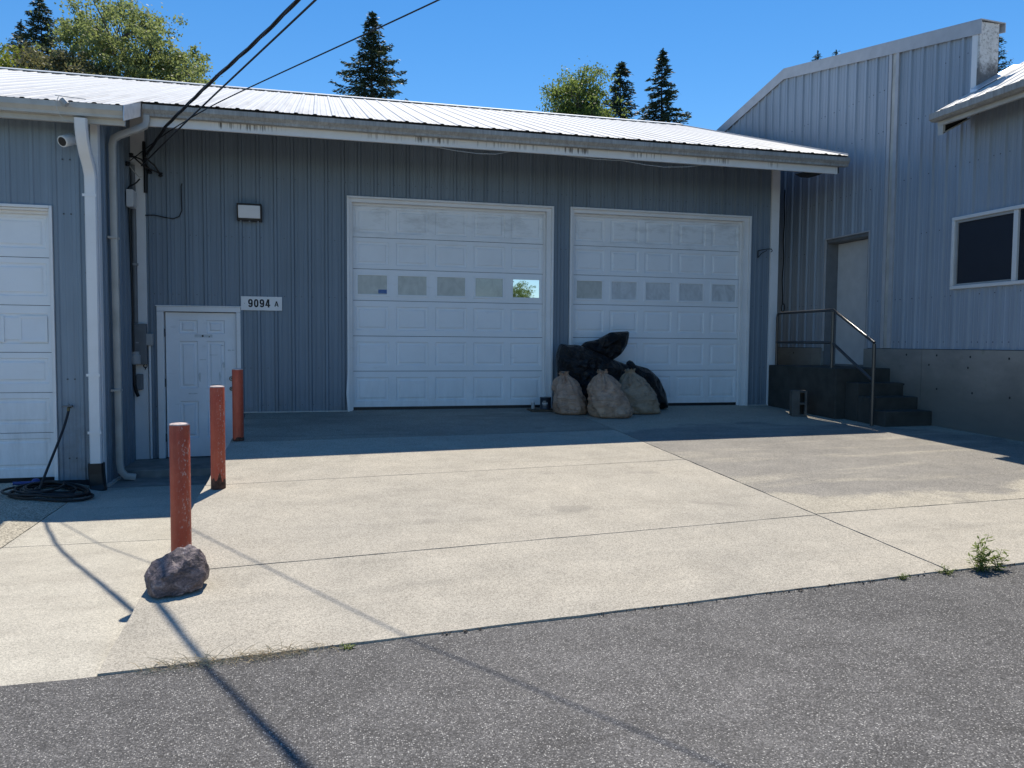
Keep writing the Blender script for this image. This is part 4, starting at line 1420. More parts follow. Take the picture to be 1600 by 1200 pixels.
# ================================================================== bags
def sack(name, label, mat, c, w, d, h, seed, lean=(0, 0), neck=True, grp='tan sacks by the right door'):
    rnd = random.Random(seed)
    nr, na = 44, 64
    vv, ff = [], []
    ts = [0, 0.015, 0.05] + list(np.linspace(0.09, 1.0, nr - 3))
    P = [(0, 0.80), (0.02, 0.94), (0.07, 1.02), (0.22, 1.03), (0.42, 0.97), (0.58, 0.89), (0.70, 0.76), (0.80, 0.58), (0.87, 0.40), (0.92, 0.24), (0.945, 0.19), (0.97, 0.22), (1.0, 0.27)]
    ph = rnd.uniform(0, 6)
    for t in ts:
        r = itp(t, [p[0] for p in P], [p[1] for p in P])
        for j in range(na):
            a = 2 * math.pi * j / na
            px, py = math.cos(a), math.sin(a)
            # squarish plan
            q = (abs(px) ** 2.6 + abs(py) ** 2.6) ** (-1 / 2.6)
            rad = r * (q * (1 - 0.5 * max(0, t - 0.7) / 0.3) + 1 * 0.5 * max(0, t - 0.7) / 0.3)
            s3 = Vector((px * 1.3, py * 1.3, t * 2.4)) + Vector((seed * 3.1, 0, 0))
            rad *= 1 + 0.20 * mnoise.noise(s3 * 1.2) + 0.11 * mnoise.noise(s3 * 3.0) + 0.05 * mnoise.noise(s3 * 7.0)
            rad += 0.045 * mnoise.noise(Vector((px * 3, py * 3, t * 16)) + Vector((seed, 5, 0)))
            pl_ = max(0, (t - 0.55) / 0.4)
            rad *= 1 + 0.26 * min(pl_, 1) * math.sin(a * 12 + ph) * (0.6 + 0.4 * math.sin(a * 3 + 1))
            x = c[0] + px * rad * w / 2 + lean[0] * t
            y = c[1] + py * rad * d / 2 + lean[1] * t
            z = c[2] + t * h + (0.02 * math.sin(a * 4 + ph) if t > 0.97 else 0)
            vv.append((x, y, z))
    m = len(ts)
    for i in range(m - 1):
        for j in range(na):
            k = (j + 1) % na
            ff.append((i * na + j, i * na + k, (i + 1) * na + k, (i + 1) * na + j))
    ff.append(tuple(range(na))[::-1]); ff.append(tuple(range((m - 1) * na, m * na)))
    g = MB(); g.add(vv, ff)
    t = thing(name, label, 'sack', c, grp)
    mk('sack_body', g, mat, t, smooth=70)
    zn = c[2] + 0.945 * h
    cx, cy = c[0] + lean[0] * 0.945, c[1] + lean[1] * 0.945
    g = MB()
    g.tube([(cx + 0.21 * w / 2 * math.cos(k * math.pi / 8), cy + 0.21 * d / 2 * math.sin(k * math.pi / 8), zn) for k in range(17)], 0.007, 6)
    mk('tie', g, mat, t, smooth=60)


def pillow(name, label, mat, outline, y0, thick, seed, ytilt=0.0, cat='bag', grp='black plastic bags by the right door'):
    """inflated bag whose widest section is the given x-z outline."""
    n = 72
    pts = [Vector((p[0], 0, p[1])) for p in outline]
    L = []
    m = len(pts)
    per = sum((pts[(i + 1) % m] - pts[i]).length for i in range(m))
    for k in range(n):
        s_ = per * k / n
        i = 0
        while True:
            seg = (pts[(i + 1) % m] - pts[i]).length
            if s_ <= seg:
                break
            s_ -= seg
            i = (i + 1) % m
        L.append(pts[i].lerp(pts[(i + 1) % m], s_ / max(seg, 1e-6)))
    # light smoothing
    L = [(L[k - 1] + L[k] * 4 + L[(k + 1) % n]) / 6 for k in range(n)]
    c = sum(L, Vector()) / n
    rings = []
    rad = [1.0, 0.97, 0.90, 0.80, 0.68, 0.54, 0.40, 0.26, 0.13]
    vv, ff = [], []

    def ringpts(s_, sgn):
        out = []
        for p in L:
            q = c + (p - c) * s_
            dpt = thick * math.sqrt(max(0, 1 - s_ ** 2.2)) * (1 + 0.35 * mnoise.noise(q * 3.0 + Vector((seed, 0, 0))) + 0.18 * mnoise.noise(q * 9 + Vector((seed, 3, 0))))
            fold = 0.03 * abs(mnoise.noise(Vector((q.x * 14, seed, q.z * 5)))) * (1 - s_ * 0.6)
            y = y0 + sgn * (dpt - fold) + ytilt * (q.z - c.z)
            out.append((q.x, y, q.z))
        return out
    for sgn in (-1, 1):
        base = len(vv)
        for s_ in rad[(0 if sgn < 0 else 1):]:
            vv += ringpts(s_, sgn)
        rings.append(base)
        cen = len(vv)
        vv.append((c.x, y0 + sgn * thick, c.z))
        cnt = len(rad) - (0 if sgn < 0 else 1)
        for i in range(cnt - 1):
            for k in range(n):
                kk = (k + 1) % n
                q = (base + i * n + k, base + i * n + kk, base + (i + 1) * n + kk, base + (i + 1) * n + k)
                ff.append(q if sgn < 0 else q[::-1])
        for k in range(n):
            kk = (k + 1) % n
            q = (base + (cnt - 1) * n + k, base + (cnt - 1) * n + kk, cen)
            ff.append(q if sgn < 0 else q[::-1])
    b2 = rings[1]
    for k in range(n):
        kk = (k + 1) % n
        ff.append((k, b2 + k, b2 + kk, kk))
    g = MB(); g.add(vv, ff)
    lo = min(p[2] for p in vv)
    tag(mk(name, g, mat, smooth=75, loc=(c.x, y0, lo)), label, cat, grp)


sack('plastic_sack', 'leftmost tan plastic sack of debris, half under the big black bag', MAT['sack_a'], (3.56, -0.62, zs(3.56, -0.62)), 0.46, 0.44, 0.60, 1, (-0.11, 0.05))
sack('plastic_sack', 'middle tan sack of debris, nearest of the pile', MAT['sack_b'], (4.02, -1.02, zs(4.0, -1.05)), 0.54, 0.46, 0.66, 2, (-0.13, 0.05))
sack('plastic_sack', 'rightmost tan green sack leaning against black bag', MAT['sack_c'], (4.62, -0.68, zs(4.62, -0.7)), 0.56, 0.44, 0.64, 3, (-0.17, 0.05))
pillow('trash_bag', 'big lumpy black bag heaped behind the tan sacks', MAT['bag'],
       [(3.55, 0.05), (3.44, 0.45), (3.40, 0.80), (3.46, 1.00), (3.58, 0.97), (3.75, 0.98), (4.05, 0.86), (4.35, 0.74), (4.60, 0.66), (4.66, 0.52), (4.55, 0.05)], -0.32, 0.30, 4)
pillow('trash_bag', 'pointed black bag sticking up highest on the pile', MAT['bag'],
       [(3.72, 0.86), (3.90, 1.02), (4.08, 1.05), (4.30, 1.17), (4.60, 1.19), (4.61, 1.17), (4.58, 0.98), (4.50, 0.84), (4.36, 0.74), (4.10, 0.78)], -0.20, 0.13, 5, -0.1)
pillow('trash_bag', 'slumped black bag at the right end of the pile', MAT['bag'],
       [(4.52, 0.02), (4.50, 0.35), (4.55, 0.72), (4.60, 0.76), (4.66, 0.68), (4.90, 0.62), (5.08, 0.46), (5.19, 0.26), (5.24, 0.0), (5.0, -0.01)], -0.28, 0.22, 6)

# paint can and its small neighbour on a board
g = MB(); g.box(3.02, 3.42, -0.40, -0.10, -0.016, 0.014)
tag(mk('scrap_board', g, MAT['board'], loc=(3.22, -0.25, -0.01)), 'thin weathered board under the paint can', 'board')
pc = thing('paint_can', 'dark labelled paint can left of the bag pile', 'can', (3.27, -0.25, 0.015))
g = MB(); g.lathe((3.27, -0.25, 0.015), [(0.082, 0), (0.085, 0.006), (0.082, 0.012), (0.082, 0.160), (0.086, 0.166), (0.084, 0.176)], 28); mk('can_body', g, MAT['can_label'], pc, smooth=40)
g = MB(); g.lathe((3.27, -0.25, 0.186), [(0.080, 0.0), (0.078, 0.004), (0.07, 0.004)], 28); mk('lid', g, MAT['grey_light'], pc, smooth=40)
for z, h, a0, a1 in ((0.120, 0.010, 3.9, 4.5), (0.088, 0.026, 3.75, 4.85), (0.065, 0.008, 3.9, 4.6)):
    g = MB()
    n = 10
    vv = []
    for k in range(n + 1):
        a = a0 + (a1 - a0) * k / n
        for zz in (z - h / 2, z + h / 2):
            vv.append((3.27 + 0.0832 * math.cos(a), -0.25 + 0.0832 * math.sin(a), 0.015 + zz))
    g.add(vv, [(2 * k, 2 * k + 2, 2 * k + 3, 2 * k + 1) for k in range(n)])
    mk('label_print', g, MAT['can_print'], pc)
g = MB(); g.tube([(3.27 + 0.088 * math.cos(t), -0.25 + 0.02, 0.165 + 0.03 * math.sin(t)) for t in np.linspace(0, math.pi, 12)], 0.003, 6); mk('handle', g, MAT['grey_light'], pc)
sc = thing('spray_can', 'small pale can standing left of the paint can', 'can', (3.085, -0.22, 0.015))
g = MB(); g.lathe((3.085, -0.22, 0.015), [(0.026, 0), (0.027, 0.004), (0.027, 0.085), (0.022, 0.096)], 20); mk('can_body', g, MAT['grey_light'], sc, smooth=40)
g = MB(); g.lathe((3.085, -0.22, 0.111), [(0.018, 0), (0.018, 0.016), (0.014, 0.02)], 16); mk('cap', g, MAT['plastic_white'], sc, smooth=40)

# ================================================================== wall fittings
lm = thing('wall_light', 'black framed wall light with white lens above the number sign', 'wall light', (-0.92, 0, 2.74))
x0, x1, z0, z1 = -1.082, -0.757, 2.632, 2.862
g = MB()
g.hexa([(x0, -0.09, z0), (x1, -0.09, z0), (x1, -0.02, z0), (x0, -0.02, z0), (x0, -0.14, z1), (x1, -0.14, z1), (x1, -0.02, z1), (x0, -0.02, z1)])
mk('housing', g, MAT['black_metal'], lm, bevel=0.008)
g = MB()
g.hexa([(x0 + 0.02, -0.112, z0 + 0.035), (x1 - 0.02, -0.112, z0 + 0.035), (x1 - 0.02, -0.09, z0 + 0.035), (x0 + 0.02, -0.09, z0 + 0.035),
        (x0 + 0.02, -0.152, z1 - 0.028), (x1 - 0.02, -0.152, z1 - 0.028), (x1 - 0.02, -0.12, z1 - 0.028), (x0 + 0.02, -0.12, z1 - 0.028)])
mk('lens', g, MAT['lens'], lm, bevel=0.006)
for x in (x0 + 0.05, (x0 + x1) / 2, x1 - 0.05):
    g = MB(); g.lathe((x, -0.085, z0 - 0.012), [(0.009, 0), (0.009, 0.014)], 10); mk('screw', g, MAT['grey_light'], lm)

sg = thing('number_sign', 'white building number board beside the entry door top', 'sign', (-0.775, -0.02, 1.42))
g = MB(); g.box(-1.046, -0.504, -0.034, -0.022, 1.420, 1.611); mk('board', g, MAT['sign'], sg, bevel=0.002)


def stroke(mb, pts, w, y, close=False):
    """flat bold stroke on a wall facing -Y; pts are (x, z)."""
    n = len(pts)
    L, Rr = [], []
    for i in range(n):
        a = pts[(i - 1) % n] if close or i else pts[0]
        b = pts[(i + 1) % n] if close or i < n - 1 else pts[-1]
        dx, dz_ = b[0] - a[0], b[1] - a[1]
        m = math.hypot(dx, dz_) or 1
        nx, nz = -dz_ / m * w / 2, dx / m * w / 2
        L.append((pts[i][0] + nx, y, pts[i][1] + nz))
        Rr.append((pts[i][0] - nx, y, pts[i][1] - nz))
    k = n if close else n - 1
    mb.add(L + Rr, [(i, (i + 1) % n, n + (i + 1) % n, n + i) for i in range(k)])


def oval(cx, cz, a, b, n=28, e=2.6):
    out = []
    for i in range(n):
        t = 2 * math.pi * i / n
        c, s_ = math.cos(t), math.sin(t)
        out.append((cx + a * math.copysign(abs(c) ** (2 / e), c), cz + b * math.copysign(abs(s_) ** (2 / e), s_)))
    return out


yk = -0.0352
dw, dh, sw = 0.061, 0.112, 0.0215
zb0 = 1.462
for i, chx in enumerate('9094'):
    x = -0.953 + i * 0.0755
    g = MB()
    if chx == '0':
        stroke(g, oval(x + dw / 2, zb0 + dh / 2, dw / 2 - sw / 2, dh / 2 - sw / 2), sw, yk, True)
    elif chx == '9':
        stroke(g, oval(x + dw / 2, zb0 + dh * 0.66, dw / 2 - sw / 2, dh * 0.34 - sw / 2), sw, yk, True)
        stroke(g, [(x + dw - sw / 2, zb0 + dh * 0.70), (x + dw - sw / 2, zb0 + dh * 0.28), (x + dw - sw * 0.62, zb0 + dh * 0.17), (x + dw * 0.62, zb0 + sw * 0.58), (x + dw * 0.42, zb0 + sw / 2), (x + dw * 0.26, zb0 + sw * 0.75), (x + sw / 2, zb0 + dh * 0.24)], sw, yk - 0.0004)
    else:
        stroke(g, [(x + dw * 0.70, zb0), (x + dw * 0.70, zb0 + dh)], sw, yk)
        stroke(g, [(x + dw * 0.58, zb0 + dh), (x + sw * 0.5, zb0 + dh * 0.30)], sw * 0.85, yk - 0.0004)
        stroke(g, [(x, zb0 + dh * 0.27), (x + dw * 1.06, zb0 + dh * 0.27)], sw * 0.85, yk - 0.0008)
    mk('digit', g, MAT['ink'], sg)
g = MB()
x, z = -0.606, 1.476
stroke(g, [(x + 0.006, z), (x + 0.027, z + 0.072)], 0.0135, yk)
stroke(g, [(x + 0.049, z), (x + 0.028, z + 0.072)], 0.0135, yk - 0.0004)
stroke(g, [(x + 0.011, z + 0.021), (x + 0.044, z + 0.021)], 0.011, yk - 0.0008)
mk('letter', g, MAT['ink'], sg)
g = MB(); g.disc_y(-1.000, -0.037, 1.515, 0.004, 8, 0.003); mk('nail', g, MAT['ink'], sg)

# security camera
cmx = thing('security_camera', 'white security camera on the left wing beside the downspout', 'camera', (-2.655, -1.66, 3.17))
g = MB(); g.tube([(-2.60, -1.66, 3.19), (-2.60, -1.70, 3.19)], 0.035, 20); g.tube([(-2.60, -1.70, 3.19), (-2.64, -1.76, 3.185)], 0.018, 12); mk('bracket', g, MAT['plastic_white'], cmx, smooth=40)
a, b = Vector((-2.640, -1.72, 3.20)), Vector((-2.695, -1.83, 3.145))
dv = (b - a).normalized()
g = MB(); g.tube([a - dv * 0.02, a - dv * 0.012, a, b, b + dv * 0.006], [0.036, 0.056, 0.062, 0.062, 0.057], 24); mk('camera_body', g, MAT['plastic_white'], cmx, smooth=40)
g = MB(); g.tube([b + dv * 0.0062, b + dv * 0.010], [0.048, 0.044], 24); mk('camera_face', g, MAT['black'], cmx)

# floodlight sensor on the left gutter with hanging wire
g = MB(); g.tube([(-2.62, -2.08, 3.52), (-2.57, -2.09, 3.47)], [0.035, 0.03], 10); g.tube([(-2.70, -2.02, 3.58), (-2.40, -2.04, 3.555)], 0.004, 6)
o = tag(mk('gutter_sensor', g, MAT['grey_light'], loc=(-2.6, -2.08, 3.48)), 'small pale sensor clipped on the left gutter', 'sensor')
g = MB(); g.tube([(-2.66, -2.05, 3.56), (-2.672, -2.075, 3.50), (-2.67, -2.075, 3.42), (-2.645, -2.06, 3.36), (-2.60, -2.03, 3.32), (-2.57, -1.97, 3.33)], 0.004, 6); mk('lead', g, MAT['gutter_clean'], o)

# electrical service
el = thing('electrical_service', 'grey breaker box and conduit on white corner trim left of door', 'electrical box', (-2.37, -0.05, 0.9))
g = MB(); g.tube([(-2.405, -0.065, 1.22), (-2.405, -0.065, 2.85), (-2.41, -0.07, 3.3)], 0.030, 14); mk('conduit', g, MAT['grey_box'], el, smooth=40)
g = MB(); g.box(-2.445, -2.365, -0.10, -0.036, 1.985, 2.015); mk('conduit_strap', g, MAT['grey_light'], el)
g = MB(); g.box(-2.425, -2.268, -0.135, -0.036, 0.672, 1.215); mk('breaker_box', g, MAT['grey_box'], el, bevel=0.006)
g = MB(); g.box(-2.415, -2.278, -0.143, -0.136, 0.70, 1.19); mk('box_cover', g, MAT['grey_box'], el, bevel=0.004)
g = MB(); g.box(-2.395, -2.36, -0.146, -0.1435, 0.955, 0.972); mk('label_plate', g, MAT['grey_light'], el)
g = MB(); g.box(-2.292, -2.192, -0.125, -0.036, 0.925, 1.085); mk('junction_box', g, MAT['grey_light'], el, bevel=0.008)
g = MB(); g.tube([(-2.243, -0.055, 0.924), (-2.243, -0.055, -0.1), (-2.243, -0.055, -0.60)], 0.016, 10); mk('small_conduit', g, MAT['white'], el, smooth=40)
g = MB(); g.lathe((-2.40, -0.16, 0.675), [(0.055, 0), (0.066, 0.01), (0.066, 0.12), (0.052, 0.135), (0.052, 0.17)], 22); mk('meter_socket', g, MAT['grey_light'], el, smooth=40)
g = MB(); g.tube([(-2.30 + 0.022 * math.cos(t), -0.05, 0.652 + 0.022 * math.sin(t)) for t in np.linspace(0, 2 * math.pi, 14)], 0.006, 6); g.tube([(-2.30, -0.05, 0.63), (-2.30, -0.05, 0.605)], 0.006, 6); mk('ground_clamp', g, MAT['black_metal'], el)
g = MB(); g.tube([(-2.415, -0.17, 0.674), (-2.418, -0.165, 0.56), (-2.42, -0.15, 0.42), (-2.40, -0.12, 0.30), (-2.385, -0.10, 0.25)], 0.022, 10); mk('cable', g, MAT['black'], el, smooth=40)
g = MB(); g.box(-2.405, -2.325, -0.12, -0.045, 0.335, 0.545); mk('telephone_box', g, MAT['grey_box'], el, bevel=0.012)
g = MB(); g.tube([(-2.41, -0.20, 0.84), (-2.41, -0.21, 1.6), (-2.415, -0.23, 2.3), (-2.418, -0.26, 2.72)], 0.013, 8); mk('riser_cable', g, MAT['black'], el, smooth=40)
el.location.x += 0.032
wb = thing('cable_box', 'narrow white cable box high on the recessed return wall', 'cable box', (-2.41, -0.3, 2.72))
g = MB(); g.box(-2.424, -2.345, -0.40, -0.20, 2.705, 2.925); mk('box_body', g, MAT['plastic_white'], wb, bevel=0.006)
g = MB(); g.box(-2.344, -2.338, -0.39, -0.21, 2.72, 2.915); mk('cover', g, MAT['plastic_white'], wb, bevel=0.003)
wb.location.x += 0.035

# service bracket where the wires land
sb = thing('wire_bracket', 'black wire bracket with insulators at the corner under the eave', 'wire bracket', (-2.2, -0.1, 3.4))
g = MB(); g.tube([(-2.245, -0.02, 3.62), (-2.235, -0.06, 3.45), (-2.225, -0.05, 3.2), (-2.23, -0.04, 2.95)], 0.022, 8); mk('service_cable', g, MAT['black'], sb, smooth=40)
for pts in ([(-2.33, -0.30, 3.37), (-2.24, -0.20, 3.35), (-2.16, -0.04, 3.24)], [(-2.20, -0.20, 3.38), (-2.10, -0.12, 3.30), (-2.04, -0.05, 3.20)], [(-2.33, -0.30, 3.37), (-2.22, -0.15, 3.27), (-2.03, -0.04, 3.21)]):
    g = MB(); g.tube(pts, 0.011, 8); mk('arm', g, MAT['black_metal'], sb, smooth=40)
for p in ((-2.04, -0.05, 3.20), (-2.17, -0.05, 3.23), (-2.34, -0.30, 3.375), (-2.38, -0.32, 3.26)):
    g = MB(); g.lathe((p[0], p[1], p[2] - 0.03), [(0.012, 0), (0.028, 0.008), (0.028, 0.02), (0.018, 0.03), (0.028, 0.04), (0.028, 0.052), (0.012, 0.06)], 14); mk('insulator', g, MAT['black_metal'], sb, smooth=40)
g = MB(); g.tube([(-2.38, -0.32, 3.27), (-2.34, -0.25, 3.20), (-2.27, -0.20, 3.12), (-2.25, -0.18, 3.13)], 0.006, 6); mk('ground_wire', g, MAT['gutter_clean'], sb)
# loop of loose cable on the wall right of the trim
g = MB()
g.tube([(-2.24, -0.04, 2.655), (-2.12, -0.045, 2.662), (-2.0, -0.03, 2.64), (-1.90, -0.03, 2.625), (-1.82, -0.03, 2.66), (-1.785, -0.03, 2.74), (-1.79, -0.03, 2.90), (-1.79, -0.03, 3.06), (-1.78, -0.03, 3.10)], 0.007, 8)
tag(mk('loose_cable', g, MAT['black'], smooth=40, loc=(-2.0, -0.03, 2.64)), 'hooked loose black cable on blue wall above entry door', 'cable')
# sagging pale cables under the fascia
for i, (pts, lb) in enumerate((([(1.45, -1.045, 3.565), (1.75, -1.045, 3.530), (2.05, -1.045, 3.512), (2.30, -1.045, 3.520), (2.50, -1.045, 3.565)], 'pale cable sagging under the fascia above the left garage door'),
                               ([(3.3, -1.045, 3.565), (3.7, -1.045, 3.545), (4.15, -1.045, 3.548), (4.45, -1.045, 3.515), (4.75, -1.045, 3.500), (5.10, -1.045, 3.525), (5.35, -1.045, 3.565)], 'longer pale cable sagging under the fascia above the right garage door'))):
    g = MB(); g.tube(pts, 0.0055, 6)
    tag(mk('sagging_cable', g, MAT['grey_light'], smooth=40, loc=pts[0]), lb, 'cable')
# plant hook
g = MB()
g.tube([(6.90, -0.03, 2.40), (6.90, -0.03, 2.52)], 0.008, 8)
g.tube([(6.90, -0.045, 2.515), (6.96, -0.10, 2.53), (7.02, -0.15, 2.535), (7.05, -0.18, 2.53), (7.06, -0.19, 2.50), (7.045, -0.175, 2.485)], 0.007, 8)
g.tube([(6.90, -0.045, 2.41), (6.94, -0.07, 2.47), (7.00, -0.13, 2.515)], 0.006, 8)
tag(mk('plant_hook', g, MAT['black_metal'], smooth=40, loc=(6.9, -0.03, 2.4)), 'small black scroll hook on the wall right of garage doors', 'hook')
# hanging chain on the right wall
ch = thing('hanging_cable', 'thin black cable hanging down the shaded right wall beside trim', 'cable', (8.05, 1.0, 1.7))
g = MB(); g.tube([(8.055, 1.02 + 0.015 * math.sin(k * 1.3), 3.75 - k * 0.145) for k in range(15)], 0.011, 6); mk('cable', g, MAT['black'], ch, smooth=40)
g = MB(); g.tube([(8.05, 0.98 + 0.05 * math.cos(t), 1.66 + 0.07 * math.sin(t)) for t in np.linspace(0, 4 * math.pi, 26)], 0.009, 6); mk('cable_end_coil', g, MAT['black'], ch, smooth=40)
# light strip of soffit hanging under right end of fascia
g = MB(); g.hexa([(7.12, -1.0, 3.535), (7.26, -1.0, 3.535), (7.26, -0.8, 3.545), (7.12, -0.8, 3.545), (7.02, -1.0, 3.575), (7.36, -1.0, 3.575), (7.36, -0.8, 3.585), (7.02, -0.8, 3.585)])
tag(mk('drooping_panel', g, MAT['dark'], loc=(7.1, -0.85, 3.55)), 'dark drooping soffit scrap near the right eave end', 'panel')

# ================================================================== hose, tap
hs = thing('garden_hose', 'coiled black hose on the shaded concrete with its tap end raised', 'hose', (-2.8, -2.15, -0.66))
pts = []
rh = random.Random(3)
for k in range(0, 260):
    a = k * 0.21
    lap = a / (2 * math.pi)
    rx = 0.34 + 0.10 * math.sin(lap * 2.1) - 0.012 * lap
    ry = 0.30 + 0.07 * math.sin(lap * 1.7 + 1) - 0.012 * lap
    x = -2.80 + rx * math.cos(a) + 0.05 * math.sin(lap * 3)
    y = -2.16 + ry * math.sin(a) + 0.04 * math.cos(lap * 2.3)
    pts.append((x, y, lot(x, y) + 0.014 + 0.0105 * min(lap, 6) * (0.8 + 0.3 * math.sin(a * 1.0 + lap))))
lastp = pts[-1]
tap = (-2.735, -1.70, 0.205)
for t in np.linspace(0.08, 1, 14):
    s_ = t * t * (3 - 2 * t)
    pts.append((lastp[0] + (tap[0] - lastp[0]) * s_ - 0.03 * math.sin(math.pi * t), lastp[1] + (tap[1] - lastp[1]) * (t ** 0.8), lastp[2] + (tap[2] - lastp[2]) * t ** 1.35))
g = MB(); g.tube(pts, 0.0135, 8); mk('hose_line', g, MAT['black'], hs, smooth=60)
tp = thing('wall_tap', 'small wall tap between left garage door and downspout', 'tap', (-2.73, -1.62, 0.23))
g = MB(); g.tube([(-2.73, -1.61, 0.245), (-2.73, -1.68, 0.245), (-2.735, -1.705, 0.225), (-2.735, -1.705, 0.20)], 0.016, 10); mk('spout', g, MAT['brass'], tp, smooth=40)
g = MB(); g.tube([(-2.80, -1.70, 0.25), (-2.70, -1.70, 0.255)], 0.010, 8); g.tube([(-2.735, -1.68, 0.25), (-2.735, -1.69, 0.275)], 0.008, 8); mk('handle', g, MAT['grey_box'], tp, smooth=40)
g = MB()
zz = lot(-3.25, -1.75) + 0.02
g.tube([(-3.30, -1.72, zz), (-3.12, -1.72, zz + 0.002)], 0.018, 10)
v, f = ico(3)
g.add([(-3.075 + p[0] * 0.045, -1.72 + p[1] * 0.04, zz + 0.014 + p[2] * 0.035) for p in v], f)
tag(mk('blue_nozzle', g, MAT['blue'], smooth=50, loc=(-3.2, -1.72, zz - 0.02)), 'small blue nozzle lying at the foot of the left overhead door', 'nozzle')


# ================================================================== overhead wires
def catmull(pts, n):
    P = [np.array(p, float) for p in pts]
    P = [2 * P[0] - P[1]] + P + [2 * P[-1] - P[-2]]
    out = []
    for i in range(1, len(P) - 2):
        for k in range(n):
            t = k / n
            out.append(0.5 * ((2 * P[i]) + (-P[i - 1] + P[i + 1]) * t + (2 * P[i - 1] - 5 * P[i] + 4 * P[i + 1] - P[i + 2]) * t * t + (-P[i - 1] + 3 * P[i] - 3 * P[i + 1] + P[i + 2]) * t ** 3))
    out.append(P[-2])
    return out


base1 = catmull([(-2.19, -0.12, 3.44), (-1.82, -1.06, 3.520), (-1.72, -1.28, 3.555), (-1.09, -2.73, 3.60), (-0.18, -4.55, 3.76), (1.3, -7.5, 4.25), (4.2, -13.3, 5.7), (6.6, -18.2, 7.2)], 60)
wr = thing('twisted_power_cable', 'thick twisted black power cable running up out of the picture', 'cable', (-2.2, -0.1, 3.5), 'overhead service wires')
for k in range(3):
    pts = []
    for i, p in enumerate(base1):
        d = base1[min(i + 1, len(base1) - 1)] - base1[max(i - 1, 0)]
        d /= np.linalg.norm(d)
        s_ = np.cross(d, [0, 0, 1.0]); s_ /= np.linalg.norm(s_)
        u_ = np.cross(s_, d)
        dist = np.linalg.norm(p - base1[0])
        a = dist * 4.2 + k * 2 * math.pi / 3
        pts.append(tuple(p + 0.0095 * (s_ * math.cos(a) + u_ * math.sin(a))))
    g = MB(); g.tube(pts, 0.0092, 8); mk('strand', g, MAT['black'], wr, smooth=60)
b2 = catmull([(-2.21, -0.35, 3.24), (-1.27, -2.54, 3.33), (-0.01, -5.14, 3.56), (1.5, -8.0, 3.95), (4.2, -13.2, 4.9), (6.8, -18.2, 6.0)], 24)
g = MB(); g.tube([tuple(p) for p in b2], 0.0085, 8)
tag(mk('power_cable', g, MAT['black'], smooth=60, loc=(-2.21, -0.35, 3.24)), 'straight black cable just right of the twisted one', 'cable', 'overhead service wires')
b3 = catmull([(-2.36, -0.30, 3.30), (-2.05, -0.60, 3.45), (-1.74, -1.06, 3.530), (-1.20, -1.87, 3.61), (-0.61, -2.81, 3.625), (0.92, -5.19, 3.645), (2.45, -7.57, 3.70), (5.0, -11.5, 3.95), (9.2, -18.0, 4.8)], 24)
g = MB(); g.tube([tuple(p) for p in b3], 0.0065, 8)
tag(mk('telephone_wire', g, MAT['black'], smooth=60, loc=(-2.4, -0.3, 3.3)), 'thin wire crossing the other two and passing the central fir', 'cable', 'overhead service wires')
g = MB(); g.tube([tuple(p) for p in catmull([(-2.27, -0.18, 3.10), (-2.31, -0.24, 3.03), (-2.37, -0.33, 2.96), (-2.39, -0.36, 2.88), (-2.385, -0.32, 2.80)], 8)], 0.010, 8)
tag(mk('drip_loop_cable', g, MAT['black'], smooth=60, loc=(-2.3, -0.2, 3.1)), 'short black cable dropping from bracket to the white cable box', 'cable')


# ================================================================== vegetation
def fast_mesh(name, verts, faces_n, mat, parent, k=4):
    me = bpy.data.meshes.new(name)
    nv = len(verts)
    nf = nv // k
    me.vertices.add(nv)
    me.vertices.foreach_set('co', np.asarray(verts, dtype=np.float32).ravel())
    me.loops.add(nf * k)
    me.loops.foreach_set('vertex_index', np.arange(nf * k, dtype=np.int32))
    me.polygons.add(nf)
    me.polygons.foreach_set('loop_start', np.arange(0, nf * k, k, dtype=np.int32))
    me.polygons.foreach_set('loop_total', np.full(nf, k, dtype=np.int32))
    me.update(calc_edges=True)
    me.materials.append(mat)
    o = bpy.data.objects.new(name, me)
    COL.objects.link(o)
    o.parent = parent
    o.matrix_parent_inverse = Matrix.Translation(-Vector(parent.location))
    return o


def leaf_quads(C, D, N, ln, wd):
    """diamond leaves: centre C, direction D, side N."""
    a = C - D * ln[:, None] * 0.5
    b = C + N * wd[:, None] * 0.5
    c = C + D * ln[:, None] * 0.5
    d = C - N * wd[:, None] * 0.5
    return np.stack([a, b, c, d], 1).reshape(-1, 3)


def unit(v):
    return v / np.maximum(np.linalg.norm(v, axis=-1, keepdims=True), 1e-9)


